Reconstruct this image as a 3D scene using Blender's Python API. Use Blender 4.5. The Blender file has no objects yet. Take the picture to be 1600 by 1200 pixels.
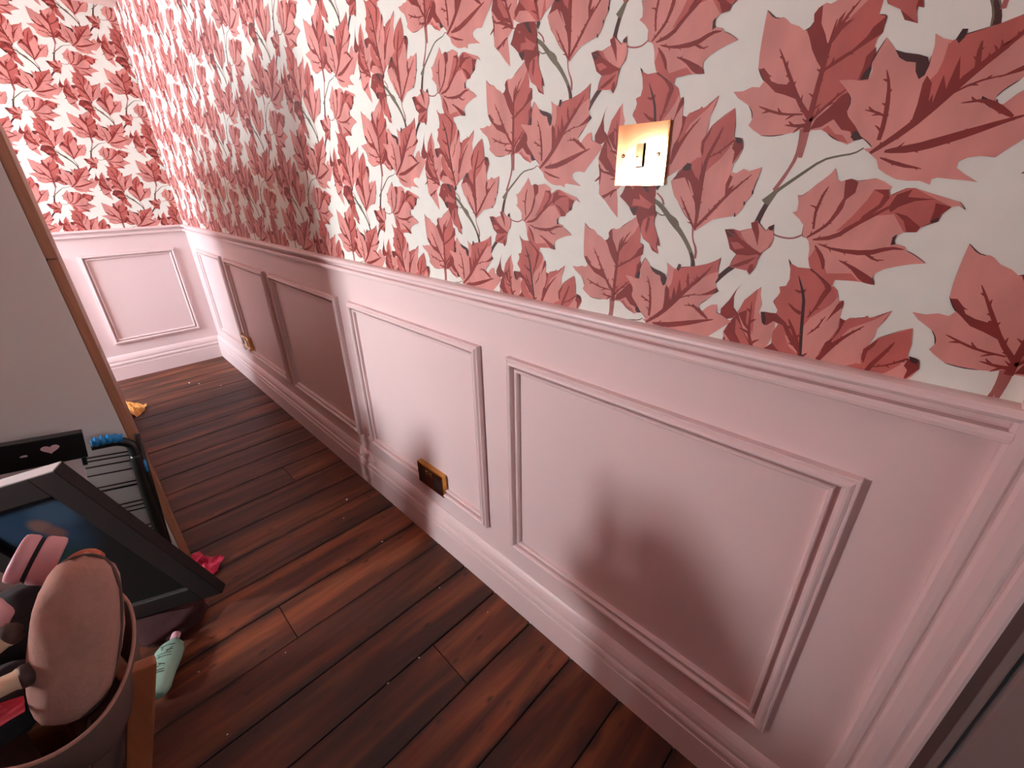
import bpy, bmesh, math, random
from mathutils import Vector, Matrix, noise
from mathutils.geometry import tessellate_polygon

S = bpy.context.scene
COL = S.collection
# ------------------------------------------------------------------ camera
cam_d = bpy.data.cameras.new('camera')
cam = bpy.data.objects.new('camera', cam_d); COL.objects.link(cam); S.camera = cam
cam_d.sensor_fit = 'HORIZONTAL'; cam_d.sensor_width = 36.0; cam_d.lens = 675.62/1600*36.0
cam_d.clip_start = 0.02
_r = Vector((-0.71133554, -0.70262518, -0.01787766)); _u = Vector((0.28508842, -0.31168537, 0.90640875)); _f = Vector((0.64243782, -0.63966404, -0.42202318))
_m = Matrix((_r, _u, -_f)).transposed().to_4x4(); _m.translation = (0.0, 0.68112, 1.22698)
cam.matrix_world = _m
# ------------------------------------------------------------------ world, exposure
S.view_settings.view_transform = 'Standard'; S.view_settings.look = 'None'
S.view_settings.gamma = 1.0; S.view_settings.use_curve_mapping = False
S.view_settings.exposure = 0.0
wd = bpy.data.worlds.new('sky'); S.world = wd; wd.use_nodes = True
wd.node_tree.nodes['Background'].inputs[0].default_value = (0.8, 0.9, 1.0, 1)
wd.node_tree.nodes['Background'].inputs[1].default_value = 1.0
try:
    S.cycles.use_denoising = True
    S.cycles.max_bounces = 6; S.cycles.diffuse_bounces = 4; S.cycles.glossy_bounces = 3
except Exception: pass
# daylight panes (two windows, one added back fill): strength and colour
WIN_A = 245.0; WIN_B = 23.0; FILL_C = 3.0
DAY = (0.90, 0.995, 1.06); DAY_B = (0.78, 1.03, 1.18)
# room
L = 3.99; W = 2.45; H = 2.215; BACK = -1.3

# ------------------------------------------------------------------ helpers
def srgb(r, g, b):
    f = lambda c: (c/255/12.92) if c/255 <= .04045 else ((c/255+.055)/1.055)**2.4
    return (f(r), f(g), f(b), 1.0)
def link(o, parent=None):
    COL.objects.link(o)
    if parent is not None: o.parent = parent
    return o
def mesh_obj(name, verts, faces, mats, parent=None, smooth=False, mi=None):
    me = bpy.data.meshes.new(name); me.from_pydata([tuple(v) for v in verts], [], faces); me.update()
    for m in (mats if isinstance(mats, (list, tuple)) else [mats]): me.materials.append(m)
    if mi:
        for p, i in zip(me.polygons, mi): p.material_index = i
    if smooth:
        for p in me.polygons: p.use_smooth = True
    return link(bpy.data.objects.new(name, me), parent)
def bm_obj(name, bm, mat, parent=None, smooth=False):
    bmesh.ops.recalc_face_normals(bm, faces=bm.faces[:])
    me = bpy.data.meshes.new(name); bm.to_mesh(me); bm.free()
    me.materials.append(mat)
    if smooth:
        for p in me.polygons: p.use_smooth = True
    return link(bpy.data.objects.new(name, me), parent)
def tag(o, label, cat=None, group=None, kind=None):
    o['label'] = label
    if cat: o['category'] = cat
    if group: o['group'] = group
    if kind: o['kind'] = kind
    return o
def empty(name, loc, label, cat, group=None):
    o = bpy.data.objects.new(name, None); o.location = loc; o.empty_display_size = .05
    link(o); return tag(o, label, cat, group)
def box(bm, a, b, M=None):
    vs = []
    for z in (a[2], b[2]):
        for x, y in ((a[0], a[1]), (b[0], a[1]), (b[0], b[1]), (a[0], b[1])):
            v = Vector((x, y, z)); vs.append(bm.verts.new(M @ v if M else v))
    for f in ((3,2,1,0),(4,5,6,7),(0,1,5,4),(1,2,6,5),(2,3,7,6),(3,0,4,7)): bm.faces.new([vs[i] for i in f])
def bbox(name, a, b, mat, parent=None, bev=0.0, M=None, off=None):
    bm = bmesh.new(); box(bm, a, b, M)
    if bev: bmesh.ops.bevel(bm, geom=bm.edges[:], offset=bev, segments=2, affect='EDGES', profile=.6)
    if off is not None: bmesh.ops.translate(bm, verts=bm.verts[:], vec=-Vector(off))
    return bm_obj(name, bm, mat, parent)
def smoothpath(pts, n=6):
    P = [Vector(p) for p in pts]; out = []
    for i in range(len(P)-1):
        p0 = P[max(i-1,0)]; p1 = P[i]; p2 = P[i+1]; p3 = P[min(i+2,len(P)-1)]
        for k in range(n):
            t = k/n
            out.append(.5*((2*p1)+(p2-p0)*t+(2*p0-5*p1+4*p2-p3)*t*t+(3*p1-p0-3*p2+p3)*t**3))
    out.append(P[-1]); return out
def tube(bm, path, r, n=10, cap=True):
    path = [Vector(p) for p in path]; rings = []
    rr = r if isinstance(r, (list, tuple)) else [r]*len(path)
    ref = Vector((0,0,1))
    t0 = (path[1]-path[0]).normalized()
    if abs(t0.dot(ref)) > .9: ref = Vector((1,0,0))
    u = t0.cross(ref).normalized()
    for i, p in enumerate(path):
        t = (path[min(i+1,len(path)-1)]-path[max(i-1,0)]).normalized()
        u = (u - t*u.dot(t)).normalized(); v = t.cross(u)
        rings.append([bm.verts.new(p+(u*math.cos(2*math.pi*k/n)+v*math.sin(2*math.pi*k/n))*rr[i]) for k in range(n)])
    for a, b in zip(rings[:-1], rings[1:]):
        for k in range(n): bm.faces.new((a[k], a[(k+1)%n], b[(k+1)%n], b[k]))
    if cap: bm.faces.new(rings[0][::-1]); bm.faces.new(rings[-1])
def tube_obj(name, path, r, mat, parent=None, n=10):
    bm = bmesh.new(); tube(bm, path, r, n); return bm_obj(name, bm, mat, parent, True)
def lathe(bm, prof, M, n=28):
    rings = []
    for r, h in prof:
        if r < 1e-6: rings.append([bm.verts.new(M @ Vector((0,0,h)))])
        else: rings.append([bm.verts.new(M @ Vector((r*math.cos(2*math.pi*k/n), r*math.sin(2*math.pi*k/n), h))) for k in range(n)])
    for a, b in zip(rings[:-1], rings[1:]):
        if len(a) == 1 and len(b) == 1: continue
        for k in range(n):
            k2 = (k+1) % n
            if len(a) == 1: bm.faces.new((a[0], b[k], b[k2]))
            elif len(b) == 1: bm.faces.new((a[k], a[k2], b[0]))
            else: bm.faces.new((a[k], a[k2], b[k2], b[k]))
def frame_to(axis, loc, up=(0,0,1)):
    z = Vector(axis).normalized(); x = Vector(up).cross(z)
    if x.length < 1e-4: x = Vector((1,0,0)).cross(z)
    x.normalize(); y = z.cross(x)
    m = Matrix((x, y, z)).transposed().to_4x4(); m.translation = loc; return m

# ------------------------------------------------------------------ materials
def mat(name, col, rough=.6, metal=0.0, vary=0.0, scale=8.0, stretch=(1,1,1), bump=0.0, bscale=60.0, coat=0.0, col2=None, detail=3.0, spec=.5, coords='Object', emis=None, estr=0.0):
    m = bpy.data.materials.new(name); m.use_nodes = True; nt = m.node_tree; b = nt.nodes['Principled BSDF']
    b.inputs['Roughness'].default_value = rough; b.inputs['Metallic'].default_value = metal
    b.inputs['Specular IOR Level'].default_value = spec
    b.inputs['Coat Weight'].default_value = coat; b.inputs['Coat Roughness'].default_value = .2
    b.inputs['Base Color'].default_value = col
    tc = nt.nodes.new('ShaderNodeTexCoord'); mp = nt.nodes.new('ShaderNodeMapping'); mp.inputs['Scale'].default_value = stretch
    nt.links.new(tc.outputs[coords], mp.inputs['Vector'])
    if vary or col2:
        nz = nt.nodes.new('ShaderNodeTexNoise'); nz.inputs['Scale'].default_value = scale; nz.inputs['Detail'].default_value = detail
        nt.links.new(mp.outputs[0], nz.inputs['Vector'])
        rp = nt.nodes.new('ShaderNodeValToRGB'); rp.color_ramp.elements[0].position = .3; rp.color_ramp.elements[1].position = .7
        c2 = col2 or tuple(min(1, c*(1+vary)) for c in col[:3])+(1,)
        c1 = col if col2 else tuple(c*(1-vary) for c in col[:3])+(1,)
        rp.color_ramp.elements[0].color = c1; rp.color_ramp.elements[1].color = c2
        nt.links.new(nz.outputs['Fac'], rp.inputs['Fac']); nt.links.new(rp.outputs['Color'], b.inputs['Base Color'])
    if bump:
        n2 = nt.nodes.new('ShaderNodeTexNoise'); n2.inputs['Scale'].default_value = bscale; n2.inputs['Detail'].default_value = 4
        nt.links.new(mp.outputs[0], n2.inputs['Vector'])
        bp = nt.nodes.new('ShaderNodeBump'); bp.inputs['Strength'].default_value = bump; bp.inputs['Distance'].default_value = .003
        nt.links.new(n2.outputs['Fac'], bp.inputs['Height']); nt.links.new(bp.outputs[0], b.inputs['Normal'])
    if emis:
        b.inputs['Emission Color'].default_value = emis; b.inputs['Emission Strength'].default_value = estr
    return m
def plank_mat():
    m = bpy.data.materials.new('stained_floorboard'); m.use_nodes = True; nt = m.node_tree; b = nt.nodes['Principled BSDF']; N = nt.nodes.new; K = nt.links.new
    tc = N('ShaderNodeTexCoord'); oi = N('ShaderNodeObjectInfo')
    geo = N('ShaderNodeNewGeometry')
    comb = N('ShaderNodeCombineXYZ'); mul = N('ShaderNodeMath'); mul.operation = 'MULTIPLY'; mul.inputs[1].default_value = 37.0
    K(oi.outputs['Random'], mul.inputs[0]); K(mul.outputs[0], comb.inputs[2])
    add = N('ShaderNodeVectorMath'); add.operation = 'ADD'; K(geo.outputs['Position'], add.inputs[0]); K(comb.outputs[0], add.inputs[1])
    mp = N('ShaderNodeMapping'); mp.inputs['Scale'].default_value = (14, 1.6, 1); K(add.outputs[0], mp.inputs['Vector'])
    n1 = N('ShaderNodeTexNoise'); n1.inputs['Scale'].default_value = 1.0; n1.inputs['Detail'].default_value = 5; n1.inputs['Distortion'].default_value = .6; K(mp.outputs[0], n1.inputs['Vector'])
    r1 = N('ShaderNodeValToRGB'); e = r1.color_ramp.elements
    e[0].position = .30; e[0].color = srgb(50, 27, 18); e[1].position = .74; e[1].color = srgb(142, 80, 46)
    x = e.new(.5); x.color = srgb(92, 46, 28); K(n1.outputs['Fac'], r1.inputs['Fac'])
    # fine grain lines
    mp2 = N('ShaderNodeMapping'); mp2.inputs['Scale'].default_value = (170, 5, 1); K(add.outputs[0], mp2.inputs['Vector'])
    n2 = N('ShaderNodeTexNoise'); n2.inputs['Scale'].default_value = 1.0; n2.inputs['Detail'].default_value = 3; n2.inputs['Distortion'].default_value = 1.2; K(mp2.outputs[0], n2.inputs['Vector'])
    mx = N('ShaderNodeMix'); mx.data_type = 'RGBA'; mx.blend_type = 'OVERLAY'; mx.inputs[0].default_value = .45
    K(r1.outputs['Color'], mx.inputs[6]); K(n2.outputs['Color'], mx.inputs[7])
    # old dark varnish stains running with the boards, and knots
    mp3 = N('ShaderNodeMapping'); mp3.inputs['Scale'].default_value = (9, 1.1, 1); K(add.outputs[0], mp3.inputs['Vector'])
    n3 = N('ShaderNodeTexNoise'); n3.inputs['Scale'].default_value = 1.0; n3.inputs['Detail'].default_value = 4; K(mp3.outputs[0], n3.inputs['Vector'])
    r3 = N('ShaderNodeValToRGB'); r3.color_ramp.elements[0].position = .56; r3.color_ramp.elements[0].color = (0,0,0,1); r3.color_ramp.elements[1].position = .72; r3.color_ramp.elements[1].color = (1,1,1,1); K(n3.outputs['Fac'], r3.inputs['Fac'])
    mk = N('ShaderNodeMapping'); mk.inputs['Scale'].default_value = (22, 10, 1); K(add.outputs[0], mk.inputs['Vector'])
    vo = N('ShaderNodeTexVoronoi'); vo.inputs['Scale'].default_value = 1.0; K(mk.outputs[0], vo.inputs['Vector'])
    rk = N('ShaderNodeValToRGB'); rk.color_ramp.elements[0].position = .05; rk.color_ramp.elements[0].color = (1,1,1,1); rk.color_ramp.elements[1].position = .16; rk.color_ramp.elements[1].color = (0,0,0,1); K(vo.outputs['Distance'], rk.inputs['Fac'])
    mxk = N('ShaderNodeMath'); mxk.operation = 'MAXIMUM'; K(r3.outputs['Color'], mxk.inputs[0]); K(rk.outputs['Color'], mxk.inputs[1])
    # old varnish left along the board edges, ragged
    sp = N('ShaderNodeSeparateXYZ'); K(tc.outputs['Generated'], sp.inputs[0])
    e1 = N('ShaderNodeMath'); e1.operation = 'SUBTRACT'; e1.inputs[1].default_value = .5; K(sp.outputs[0], e1.inputs[0])
    e2 = N('ShaderNodeMath'); e2.operation = 'ABSOLUTE'; K(e1.outputs[0], e2.inputs[0])
    ne = N('ShaderNodeTexNoise'); ne.inputs['Scale'].default_value = 9.0; ne.inputs['Detail'].default_value = 4; K(add.outputs[0], ne.inputs['Vector'])
    e3 = N('ShaderNodeMath'); e3.operation = 'MULTIPLY_ADD'; e3.inputs[1].default_value = .42; K(ne.outputs['Fac'], e3.inputs[0]); K(e2.outputs[0], e3.inputs[2])
    e4 = N('ShaderNodeMapRange'); e4.interpolation_type = 'SMOOTHSTEP'; e4.inputs[1].default_value = .60; e4.inputs[2].default_value = .76; K(e3.outputs[0], e4.inputs[0])
    mxe = N('ShaderNodeMath'); mxe.operation = 'MAXIMUM'; K(mxk.outputs[0], mxe.inputs[0]); K(e4.outputs[0], mxe.inputs[1])
    sc = N('ShaderNodeMath'); sc.operation = 'MULTIPLY'; sc.inputs[1].default_value = .78; K(mxe.outputs[0], sc.inputs[0])
    m4 = N('ShaderNodeMix'); m4.data_type = 'RGBA'; K(sc.outputs[0], m4.inputs[0]); K(mx.outputs[2], m4.inputs[6]); m4.inputs[7].default_value = srgb(34, 22, 18)
    # board to board tone
    hs = N('ShaderNodeHueSaturation'); mr = N('ShaderNodeMapRange'); mr.inputs[3].default_value = .72; mr.inputs[4].default_value = 1.25
    K(oi.outputs['Random'], mr.inputs[0]); K(mr.outputs[0], hs.inputs['Value']); K(m4.outputs[2], hs.inputs['Color']); K(hs.outputs[0], b.inputs['Base Color'])
    b.inputs['Roughness'].default_value = .5; b.inputs['Specular IOR Level'].default_value = .4
    bp = N('ShaderNodeBump'); bp.inputs['Strength'].default_value = .25; bp.inputs['Distance'].default_value = .002; K(n2.outputs['Fac'], bp.inputs['Height']); K(bp.outputs[0], b.inputs['Normal'])
    return m
M = dict(
 paint=mat('pink_eggshell_paint', srgb(228,199,196), .42, vary=.02, scale=3, bump=.04, bscale=220),
 ceiling=mat('ceiling_paint', srgb(226,194,184), .8),
 cream=mat('cream_wallpaper', srgb(227,225,214), .62, vary=.025, scale=30, bump=.05, bscale=400),
 p=mat('print_pink', srgb(206,136,127), .6, vary=.15, scale=22, stretch=(1,1,.45)),
 s=mat('print_salmon', srgb(182,92,84), .6, vary=.16, scale=22, stretch=(1,1,.45)),
 r=mat('print_red', srgb(126,36,30), .6, vary=.14, scale=30),
 d=mat('print_deep_red', srgb(62,22,22), .6, vary=.15, scale=30),
 k=mat('print_twig_green', srgb(104,96,76), .6, vary=.2, scale=40),
 m=mat('print_twig_mauve', srgb(158,92,86), .6, vary=.15, scale=40),
 brass=mat('polished_brass', srgb(246,218,160), .09, 1.0),
 brass_dark=mat('brass_edge', srgb(200,150,80), .22, 1.0),
 bronze=mat('dark_bronze_plate', srgb(86,42,22), .3, .8),
 slot=mat('dark_plastic', srgb(34,24,22), .4),
 steel=mat('steel', srgb(190,190,190), .25, 1.0),
 plank=plank_mat(),
 subfloor=mat('subfloor', srgb(30,22,18), .9),
 doorgrey=mat('grey_door_paint', srgb(134,116,112), .5),
 grey=mat('grey_panel', srgb(224,222,216), .6, vary=.02, scale=4),
 pine=mat('bare_pine', srgb(176,124,92), .5, vary=.16, scale=5, stretch=(20,20,1.2)),
 black=mat('black_plastic', srgb(26,25,26), .35),
 blacktube=mat('black_tube', srgb(44,42,38), .35, .4),
 blue=mat('blue_grip', srgb(30,140,205), .45),
 white=mat('white_card', srgb(226,226,226), .55),
 ink=mat('grey_ink', srgb(96,96,98), .7),
 ink2=mat('pale_grey_ink', srgb(170,170,172), .7),
 pinkmark=mat('pale_pink_print', srgb(235,205,212), .6),
 frame=mat('dark_brown_frame', srgb(34,28,26), .6, spec=.25),
 frametop=mat('silver_frame_edge', srgb(180,168,164), .45),
 taupe=mat('taupe_felt', srgb(168,126,112), .9, vary=.06, scale=90, bump=.25, bscale=260),
 lining=mat('taupe_lining', srgb(96,72,64), .9, bump=.2, bscale=200),
 pinkfoam=mat('pink_tin', srgb(206,150,156), .5, vary=.04, scale=20),
 orange=mat('orange_rubber', srgb(176,84,48), .5),
 beech=mat('beech_wood', srgb(158,92,58), .5, vary=.14, scale=4, stretch=(14,14,1.5)),
 creamwood=mat('cream_wood', srgb(222,196,164), .45),
 darkcap=mat('dark_brown_cap', srgb(66,44,38), .6),
 redcloth=mat('crimson_cloth', srgb(190,40,62), .7, vary=.1, scale=40),
 darkred=mat('dark_red_cloth', srgb(52,15,17), .95, vary=.15, scale=30),
 hotpink=mat('hot_pink_paper', srgb(214,48,86), .55, vary=.1, scale=30),
 palepink=mat('pale_pink_cloth', srgb(220,170,176), .85),
 navy=mat('dark_navy_cloth', srgb(28,26,30), .9),
 mint=mat('mint_plastic', srgb(150,186,166), .35),
 ochre=mat('ochre_cloth', srgb(214,150,72), .75, vary=.12, scale=30),
 crumb=mat('white_crumb', srgb(235,230,220), .7),
 glow=mat('daylit_frosted_glass', (0.8,0.8,0.8,1), .5, emis=DAY+(1,), estr=WIN_A),
 glow2=mat('daylit_frosted_glass_far', (0.8,0.8,0.8,1), .5, emis=DAY_B+(1,), estr=WIN_B),
 fill_glow=mat('fill_light_back', (0.8,0.8,0.8,1), .5, emis=DAY+(1,), estr=FILL_C),
 leftwall=mat('rose_wall_paper', srgb(208,140,126), .7, vary=.15, scale=9),
 backwall=mat('brown_wall', srgb(96,60,54), .8),
 white_trim=mat('white_trim', srgb(225,222,218), .45),
)

# ------------------------------------------------------------------ the setting: floor
random.seed(4)
fl = bbox('floor', (BACK-.1, -.12, -.06), (L+.1, W+.1, -.024), M['subfloor'])
tag(fl, 'dark stained old pine floorboards running across the narrow room', 'floor', kind='structure')
LINES = [.142, .291, .449, .606, .765, .918, 1.075, 1.232, 1.391, 1.547, 1.704, 1.859, 2.019, 2.175, 2.330, 2.484, 2.648, 2.806, 2.980, 3.140, 3.318, 3.475, 3.643, 3.805, L]
LINES = [.142-.157*k for k in range(9, 0, -1)] + LINES
BUTT = {.606: [.27, 1.9], 1.075: [.54, 2.1], 1.859: [.248, 1.5]}
for a, b in zip(LINES[:-1], LINES[1:]):
    cuts = BUTT.get(a) or [round(random.uniform(.95, 1.5), 2), round(random.uniform(1.9, 2.5), 2)]
    ys = [.012] + cuts + [W]
    for c, d in zip(ys[:-1], ys[1:]):
        g = random.choice((.0011, .0015, .002)); dz = random.uniform(-.0012, .0)
        ya, yb = c+.0008, d-.0008; e = .0022
        xa, xb = a+g, b-g
        V = [(xa,ya,-.024),(xb,ya,-.024),(xb,yb,-.024),(xa,yb,-.024),
             (xa,ya,dz-e),(xb,ya,dz-e),(xb,yb,dz-e),(xa,yb,dz-e),
             (xa+e,ya+e*.5,dz),(xb-e,ya+e*.5,dz),(xb-e,yb-e*.5,dz),(xa+e,yb-e*.5,dz)]
        Fc = [(8,9,10,11)] + [(i,(i+1)%4,4+(i+1)%4,4+i) for i in range(4)] + [(4+i,4+(i+1)%4,8+(i+1)%4,8+i) for i in range(4)]
        mesh_obj('plank', V, Fc, M['plank'], fl)

# ------------------------------------------------------------------ walls
DX0, DX1, DZ = -.175, -.94, 1.98     # doorway in the right wall
bm = bmesh.new()
box(bm, (DX0, -.12, -.02), (L, 0, H)); box(bm, (DX1, -.12, DZ), (DX0, 0, H)); box(bm, (BACK, -.12, -.02), (DX1, 0, H))
wr = bm_obj('wall_right', bm, M['paint'])
tag(wr, 'long wall with pink panelling below and leaf wallpaper above', 'wall', kind='structure')
we = bbox('wall_end', (L, -.12, -.02), (L+.12, W+.47, H), M['paint'])
tag(we, 'bright end wall with one pink panel beside the corner', 'wall', kind='structure')
ce = bbox('ceiling', (BACK-.1, -.12, H), (L+.12, W+.47, H+.1), M['ceiling'])
tag(ce, 'pinkish ceiling above the far corner', 'ceiling', kind='structure')
WC = (.10, .72, .85, 1.95)      # opening for the added fill light in the back wall
bm = bmesh.new()
for a, b, c, d in ((-.12, WC[0], -.02, H), (WC[1], W+.47, -.02, H), (WC[0], WC[1], -.02, WC[2]), (WC[0], WC[1], WC[3], H)):
    box(bm, (BACK-.12, a, c), (BACK, b, d))
wb = bm_obj('wall_back', bm, M['backwall'])
w3 = bpy.data.objects.new('window_3', None); w3.location = (BACK, WC[0], WC[2]); link(w3)
tag(w3, 'added glowing fill light panel in the wall behind the photographer', 'window', kind='structure')
bbox('pane', (-.045, .02, .02), (-.040, WC[1]-WC[0]-.02, WC[3]-WC[2]-.02), M['fill_glow'], w3)  # glowing pane added to brighten the surfaces that face the camera
bm = bmesh.new(); _w, _h = WC[1]-WC[0], WC[3]-WC[2]
for a, b, c, d in ((0, .03, 0, _h), (_w-.03, _w, 0, _h), (.03, _w-.03, 0, .03), (.03, _w-.03, _h-.03, _h)): box(bm, (-.07, a, c), (-.02, b, d))
bm_obj('window_frame', bm, M['white_trim'], w3)
tag(wb, 'plain brown wall behind the photographer', 'wall', kind='structure')
WA = (1.58, 1.89, .93, 1.42); WB = (2.62, 3.80, .70, 2.10); DW = (.28, .12)   # windows in the left wall
bm = bmesh.new()
for a, b, c, d in ((BACK, WA[0], -.02, H), (WA[1], WB[0], -.02, H), (WB[1], L, -.02, H), (WA[0], WA[1], -.02, WA[2]), (WA[0], WA[1], WA[3], H), (WB[0], WB[1], -.02, WB[2]), (WB[0], WB[1], WB[3], H)):
    box(bm, (a, W, c), (b, W+.47, d))
box(bm, (1.92, 1.36, -.02), (2.50, W, H))     # added unseen block, keeps far window light off the near wall
wl = bm_obj('wall_left', bm, M['leftwall'])
tag(wl, 'window wall with an added light-blocking projection facing the panelled wall', 'wall', kind='structure')
for i, (w, gm) in enumerate(((WA, 'glow'), (WB, 'glow2'))):
    o = bpy.data.objects.new('window_%d' % (i+1), None); o.location = ((w[0]+w[1])/2, W, w[2]); link(o)
    tag(o, ('small frosted window lighting the panels opposite', 'tall frosted window beside the end wall')[i], 'window', kind='structure')
    inv = -Vector(o.location)
    bbox('pane', (w[0]+.02, W+DW[i]-.02, w[2]+.02), (w[1]-.02, W+DW[i]-.015, w[3]-.02), M[gm], o, off=o.location)
    bm = bmesh.new()
    for a, b, c, d in ((w[0], w[0]+.03, w[2], w[3]), (w[1]-.03, w[1], w[2], w[3]), (w[0]+.03, w[1]-.03, w[2], w[2]+.03), (w[0]+.03, w[1]-.03, w[3]-.03, w[3])):
        box(bm, (a, W+DW[i]-.05, c), (b, W+DW[i]-.002, d))
    bmesh.ops.translate(bm, verts=bm.verts[:], vec=inv)
    bm_obj('window_frame', bm, M['white_trim'], o)

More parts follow.
